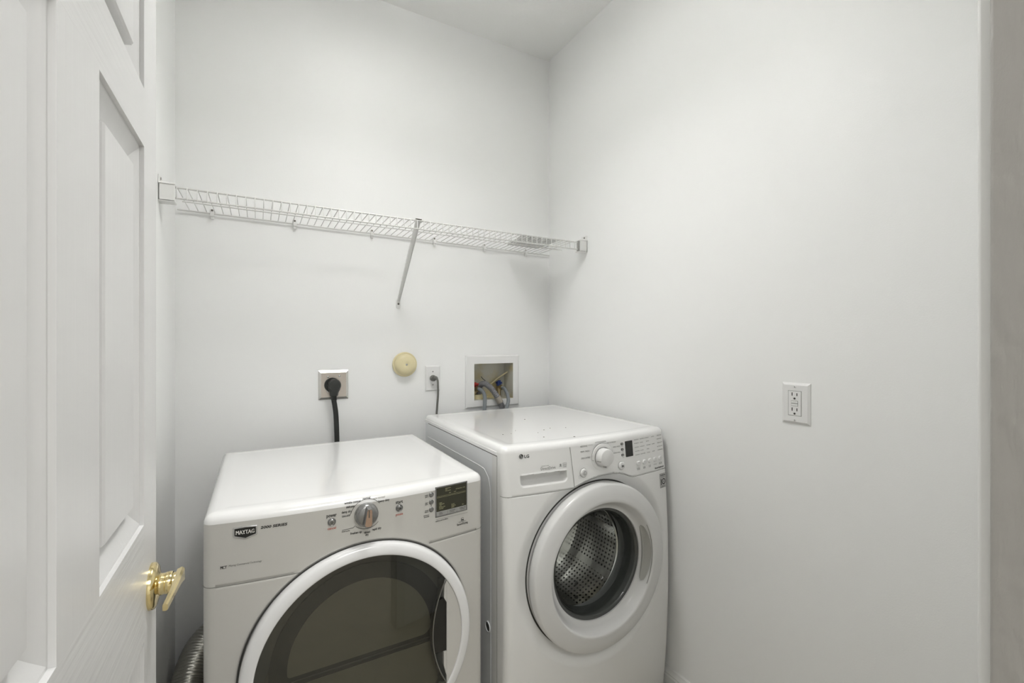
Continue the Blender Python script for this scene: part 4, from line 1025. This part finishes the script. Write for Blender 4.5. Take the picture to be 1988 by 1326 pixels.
T = thing('power_cord', 'thick black power plug and cord hanging down behind the dryer', 'power cord', (0.27, 1.94, 0.60))
q = MB(); q.lathe([(0.0245, 0.0100), (0.0255, 0.014), (0.0255, 0.034), (0.0245, 0.046), (0.021, 0.0535), (0.013, 0.056), (0.0, 0.0565)], (0.2715, YB, 1.1225), (0, -1, 0), 36)
vs = []
for (z, w, ya, yb_) in ((1.128, 0.0245, 1.936, 1.970), (1.108, 0.0225, 1.9365, 1.970), (1.095, 0.0165, 1.938, 1.968), (1.088, 0.0150, 1.9385, 1.966), (1.080, 0.0140, 1.939, 1.966)):
    vs += [(0.2700-w, ya+0.008, z), (0.2700-w*0.6, ya, z), (0.2700+w*0.6, ya, z), (0.2700+w, ya+0.008, z), (0.2700+w, yb_, z), (0.2700-w, yb_, z)]
q.add(vs, [(6*k+i, 6*k+(i+1) % 6, 6*k+6+(i+1) % 6, 6*k+6+i) for k in range(4) for i in range(6)] + [(0, 1, 2, 3, 4, 5), tuple(24+i for i in range(5, -1, -1))])
for z in (1.078, 1.0725, 1.067): q.lathe([(0.0095, 0), (0.0115, 0.0008), (0.0115, 0.003), (0.0095, 0.0038)], (0.2692, 1.951, z), (0, 0, -1), 16)
obj('plug', q, M['black'], T, angle=40)
obj('cord', MB().tube(smooth_path([(0.2690, 1.952, 1.085), (0.2692, 1.952, 1.062), (0.2735, 1.954, 1.035), (0.2775, 1.955, 1.000), (0.2800, 1.952, 0.93), (0.2810, 1.948, 0.86), (0.283, 1.935, 0.76), (0.285, 1.93, 0.62)], 8), 0.0098, 14), M['black'], T)

T = thing('wall_cap', 'round aged cream plastic wall cap with a centre screw', 'wall cap', (0.568, YB, 1.145))
q = MB(); q.lathe([(0.0540, 0), (0.0548, 0.004), (0.0545, 0.009), (0.0525, 0.0125), (0.0490, 0.0135), (0.0468, 0.0135), (0.0462, 0.018), (0.0440, 0.0255), (0.0390, 0.0310), (0.0310, 0.0350), (0.0210, 0.0372), (0.0110, 0.0378), (0.0080, 0.0362), (0.0, 0.0358)], (0.5685, YB, 1.1985), (0, -1, 0), 56)
obj('cap', q, M['cream'], T, angle=38)
q = MB(); q.lathe([(0, 0.0388), (0.0035, 0.0383), (0.0055, 0.0358)], (0.5685, YB, 1.1985), (0, -1, 0), 16); s_ = obj('screw', q, M['chrome'], T)
q = MB(); q.lathe([(0, 0.0395), (0.0018, 0.0393), (0.002, 0.0383)], (0.5685, YB, 1.1985), (0, -1, 0), 10); obj('screw_socket', q, M['screw'], s_)

T = thing('washer_outlet', 'narrow white outlet plate with a grey plug, between the cream cap and the water box', 'power outlet', (0.699, YB, 1.074))
q = MB(); plate(q, 0.6635, 0.7345, 1.0740, 1.1895, 0.0060, 0.0050); obj('cover_plate', q, [M['plate'], M['plate']], T, angle=20)
q = MB(); q.lathe([(0.0175, 0.005), (0.0175, 0.0075), (0.0165, 0.008), (0.0, 0.008)], (0.6990, YB, 1.1320), (0, -1, 0), 28); obj('socket', q, M['plate'], T)
for z in (1.1625, 1.1020):
    q = MB(); q.lathe([(0, 0.0075), (0.0022, 0.007), (0.0028, 0.0055)], (0.6990, YB, z), (0, -1, 0), 10); obj('screw', q, M['screw'], T)
T = thing('appliance_cord', 'thin grey plug and cord running down from the white outlet behind the washer', 'power cord', (0.70, 1.95, 0.55))
q = MB(); q.lathe([(0.0135, 0.008), (0.0145, 0.011), (0.0140, 0.022), (0.0110, 0.029), (0.0, 0.031)], (0.6970, YB, 1.1330), (0, -1, 0), 24)
q.tube([(0.6990, 1.962, 1.1350), (0.7030, 1.952, 1.1360), (0.7060, 1.948, 1.1320)], [0.009, 0.0075, 0.006], 12)
obj('plug', q, M['cordgrey'], T, angle=40)
obj('cord', MB().tube(smooth_path([(0.7045, 1.948, 1.1340), (0.7085, 1.947, 1.1220), (0.7105, 1.950, 1.099), (0.7115, 1.952, 1.06), (0.7080, 1.954, 1.00), (0.7055, 1.955, 0.95), (0.704, 1.955, 0.80), (0.706, 1.955, 0.56)], 8), 0.0048, 10), M['cordgrey'], T)

# recessed water box
T = thing('washer_supply_box', 'recessed white water box in the back wall with red and blue valves', 'supply box', (1.0065, YB, 0.9815))
q = MB(); th = 0.0105
X0, X1, Z0, Z1 = 0.8610, 1.1520, 0.9815, 1.2332
fr = [(0.0, 0.0), (0.0, th*0.55), (0.0030, th*0.80), (0.0060, th), (1.0, th)]; vs = []
for (g_, h_) in fr:
    xa_, xb_, za_, zb2 = (X0+g_, X1-g_, Z0+g_, Z1-g_) if g_ < 0.5 else (HX0, HX1, HZ0, HZ1)
    vs += [(xa_, YB-h_, za_), (xb_, YB-h_, za_), (xb_, YB-h_, zb2), (xa_, YB-h_, zb2)]
q.add(vs, [(4*k+i, 4*k+(i+1) % 4, 4*k+4+(i+1) % 4, 4*k+4+i) for k in range(4) for i in range(4)])
obj('flange', q, M['plate'], T, angle=15)
q = MB(); yb2 = YB+0.085
q.add([(HX0,YB-th,HZ0),(HX1,YB-th,HZ0),(HX1,YB-th,HZ1),(HX0,YB-th,HZ1),(HX0,yb2,HZ0),(HX1,yb2,HZ0),(HX1,yb2,HZ1),(HX0,yb2,HZ1)],
      [(0,1,5,4),(1,2,6,5),(2,3,7,6),(3,0,4,7),(4,5,6,7)])
obj('box_liner', q, M['boxin'], T, smooth=False, fix=False)
for (x, z, y, m, nm) in ((0.9300, 1.0660, 2.015, 'redv', 'hot'), (1.0720, 1.0690, 2.030, 'bluev', 'cold')):
    q = MB(); q.tube([(x, y+0.020, HZ0), (x, y+0.020, z-0.018)], 0.0110, 14); q.tube([(x, y+0.020, z-0.020), (x, y+0.020, z+0.012)], 0.0125, 14)
    q.tube([(x, y+0.018, z), (x+0.001, y-0.010, z)], 0.0095, 14)
    v = obj('valve', q, M['brassworn'], T, angle=40)
    q = MB(); w = 0.0125
    q.box(x-w, x+w, y+0.004, y+0.030, z+0.016, z+0.026); q.box(x-w, x-w+0.008, y+0.002, y+0.020, z+0.006, z+0.030) if m == 'bluev' else q.box(x-w-0.006, x+w+0.002, y+0.000, y+0.014, z+0.020, z+0.030)
    q.box(x-0.005, x+0.005, y+0.004, y+0.022, z+0.010, z+0.034)
    h_ = obj('valve_handle', q, M[m], v, bevel=0.0015); h_['label'] = 'red valve handle' if m == 'redv' else 'blue valve handle'
q = MB(); q.lathe([(0.030, 0), (0.030, 0.022), (0.027, 0.024), (0.020, 0.024), (0.0195, 0.0)], (0.9500, 2.035, HZ0), (0, 0, 1), 24)
obj('drain_collar', q, M['cream'], T)
obj('tie_strip', MB().tube([(1.030, 2.062, 1.082), (1.075, 2.058, 1.115), (1.114, 2.030, 1.146)], 0.0035, 8), M['cream'], T)

T = thing('hot_supply_hose', 'smooth grey hose curving down from the red valve in the water box', 'hose', (0.944, 1.955, 0.60))
obj('hose', MB().tube(smooth_path([(0.9330, 2.000, 1.0690), (0.9400, 1.985, 1.0665), (0.9500, 1.974, 1.0540), (0.9530, 1.966, 1.0350), (0.9490, 1.957, 1.0080), (0.9450, 1.952, 0.9770), (0.944, 1.950, 0.90), (0.944, 1.955, 0.60)], 8), 0.0092, 14), M['hose'], T)
obj('coupling', MB().tube([(0.9300, 2.012, 1.0680), (0.9315, 2.004, 1.0685), (0.9345, 1.996, 1.0690)], [0.0135, 0.0140, 0.0115], 8), M['brassworn'], T)
T = thing('cold_supply_hose', 'smooth grey hose curving down from the blue valve in the water box', 'hose', (1.05, 1.955, 0.60))
obj('hose', MB().tube(smooth_path([(1.0680, 2.010, 1.0700), (1.0735, 1.992, 1.0660), (1.0765, 1.978, 1.0520), (1.0745, 1.958, 1.0350), (1.0670, 1.938, 1.0090), (1.0490, 1.921, 0.9780), (1.044, 1.919, 0.90), (1.060, 1.925, 0.60)], 8), 0.0085, 14), M['hose'], T)
obj('coupling', MB().tube([(1.0700, 2.024, 1.0690), (1.0695, 2.014, 1.0700), (1.0700, 2.004, 1.0700)], [0.0130, 0.0135, 0.0110], 8), M['brassworn'], T)
T = thing('drain_hose', 'corrugated grey drain hose arching out of the water box with a tan cuff', 'hose', (1.03, 1.955, 0.60))
path = smooth_path([(0.9530, 2.034, 1.020), (0.9515, 2.032, 1.060), (0.9560, 2.016, 1.0870), (0.9650, 1.990, 1.0945), (0.9800, 1.974, 1.0820), (0.9960, 1.966, 1.0630), (1.0180, 1.956, 1.0270), (1.0345, 1.953, 0.9960), (1.0410, 1.953, 0.970), (1.040, 1.955, 0.88), (1.030, 1.958, 0.60)], 20)
rad = [0.0125 + (0.0016 if (i % 4) < 2 else 0) for i in range(len(path))]
obj('hose', MB().tube(path, rad, 16), M['hosecorr'], T, angle=70)
obj('cuff', MB().tube(smooth_path([(1.0160, 1.9570, 1.0310), (1.0250, 1.9550, 1.0150), (1.0310, 1.9540, 1.0030)], 4), 0.0158, 18), M['cuff'], T, angle=40)
obj('clip', MB().tube([(0.9790, 2.062, 1.1240), (0.9860, 2.055, 1.1120), (0.9900, 2.035, 1.1040), (0.9860, 2.005, 1.0950)], 0.0020, 6), M['screw'], T)

# ------------------------------------------------------------ safety outlet on the right wall
T = thing('safety_outlet', 'white double outlet with test buttons, alone on the right wall', 'power outlet', (XR, 0.730, 1.065))
ya, yb_, za, zb = 0.6912, 0.7690, 1.0650, 1.1822
q = MB(); pts = [(ya, za), (yb_, za), (yb_, zb), (ya, zb)]; bev = 0.0065; inn = [(ya+bev, za+bev), (yb_-bev, za+bev), (yb_-bev, zb-bev), (ya+bev, zb-bev)]
vs = [(XR, u, v) for u, v in pts] + [(XR-0.0018, u, v) for u, v in pts] + [(XR-0.0062, u, v) for u, v in inn]
q.add(vs, [(i, (i+1) % 4, 4+(i+1) % 4, 4+i) for i in range(4)] + [(4+i, 4+(i+1) % 4, 8+(i+1) % 4, 8+i) for i in range(4)] + [(8, 9, 10, 11)])
obj('cover_plate', q, M['plate'], T, angle=20)
yc, zc = 0.7315, 1.1240
q = MB(); q.box(XR-0.0005, XR-0.0064, yc-0.0185, yc+0.0185, zc-0.0355, zc+0.0355); obj('recess_line', q, M['seamsoft'], T)
q = MB(); q.box(XR-0.0005, XR-0.0074, yc-0.0174, yc+0.0174, zc-0.0345, zc+0.0345); obj('receptacle', q, M['plate'], T, bevel=0.0007)
for s in (1, -1):
    zo = zc + (0.0215 if s > 0 else -0.0215)
    for dy in (0.0066, -0.0066):
        q = MB(); q.box(XR-0.0070, XR-0.0078, yc+dy-0.0012, yc+dy+0.0012, zo-0.0002, zo+(0.0090 if dy > 0 else 0.0078)); obj('slot', q, M['seam'], T)
    q = MB(); q.lathe([(0.0029, 0.0070), (0.0029, 0.0078), (0, 0.0078)], (XR, yc, zo-0.0078), (-1, 0, 0), 14); obj('ground_hole', q, M['seam'], T)
for (zo, n) in ((zc+0.0037, 'reset_button'), (zc-0.0042, 'test_button')):
    q = MB(); q.box(XR-0.0070, XR-0.0086, yc-0.0085, yc+0.0085, zo-0.0030, zo+0.0030); obj(n, q, M['plate'], T, bevel=0.0005)
    q = MB(); q.box(XR-0.0070, XR-0.0076, yc-0.0092, yc+0.0092, zo-0.0038, zo+0.0038); obj('button_gap', q, M['seamsoft'], T)
for zo in (zb-0.0110, za+0.0110):
    q = MB(); q.lathe([(0, 0.0082), (0.0026, 0.0078), (0.0034, 0.0060)], (XR, yc, zo), (-1, 0, 0), 14); s_ = obj('screw', q, M['plate'], T)
    q = MB(); q.box(XR-0.0080, XR-0.0086, yc-0.0005, yc+0.0005, zo-0.0026, zo+0.0026); obj('screw_slot', q, M['greyink'], s_)

# ------------------------------------------------------------ flexible exhaust duct beside the dryer
path = smooth_path([(-0.200, 1.70, 0.0), (-0.2005, 1.735, 0.12), (-0.195, 1.800, 0.192), (-0.165, 1.888, 0.248), (-0.10, 1.931, 0.273), (0.02, 1.932, 0.283), (0.10, 1.932, 0.285)], 70)
L = [0.0]
for i in range(1, len(path)): L.append(L[-1] + (path[i]-path[i-1]).length)
rad = [0.0500 + 0.0024*math.sin(2*PI*l/0.0088) for l in L]
q = MB(); q.tube(path, rad, 32)
tag(obj('exhaust_duct', q, M['alu'], angle=80), 'ribbed flexible aluminium duct in the corner left of the dryer', 'duct')
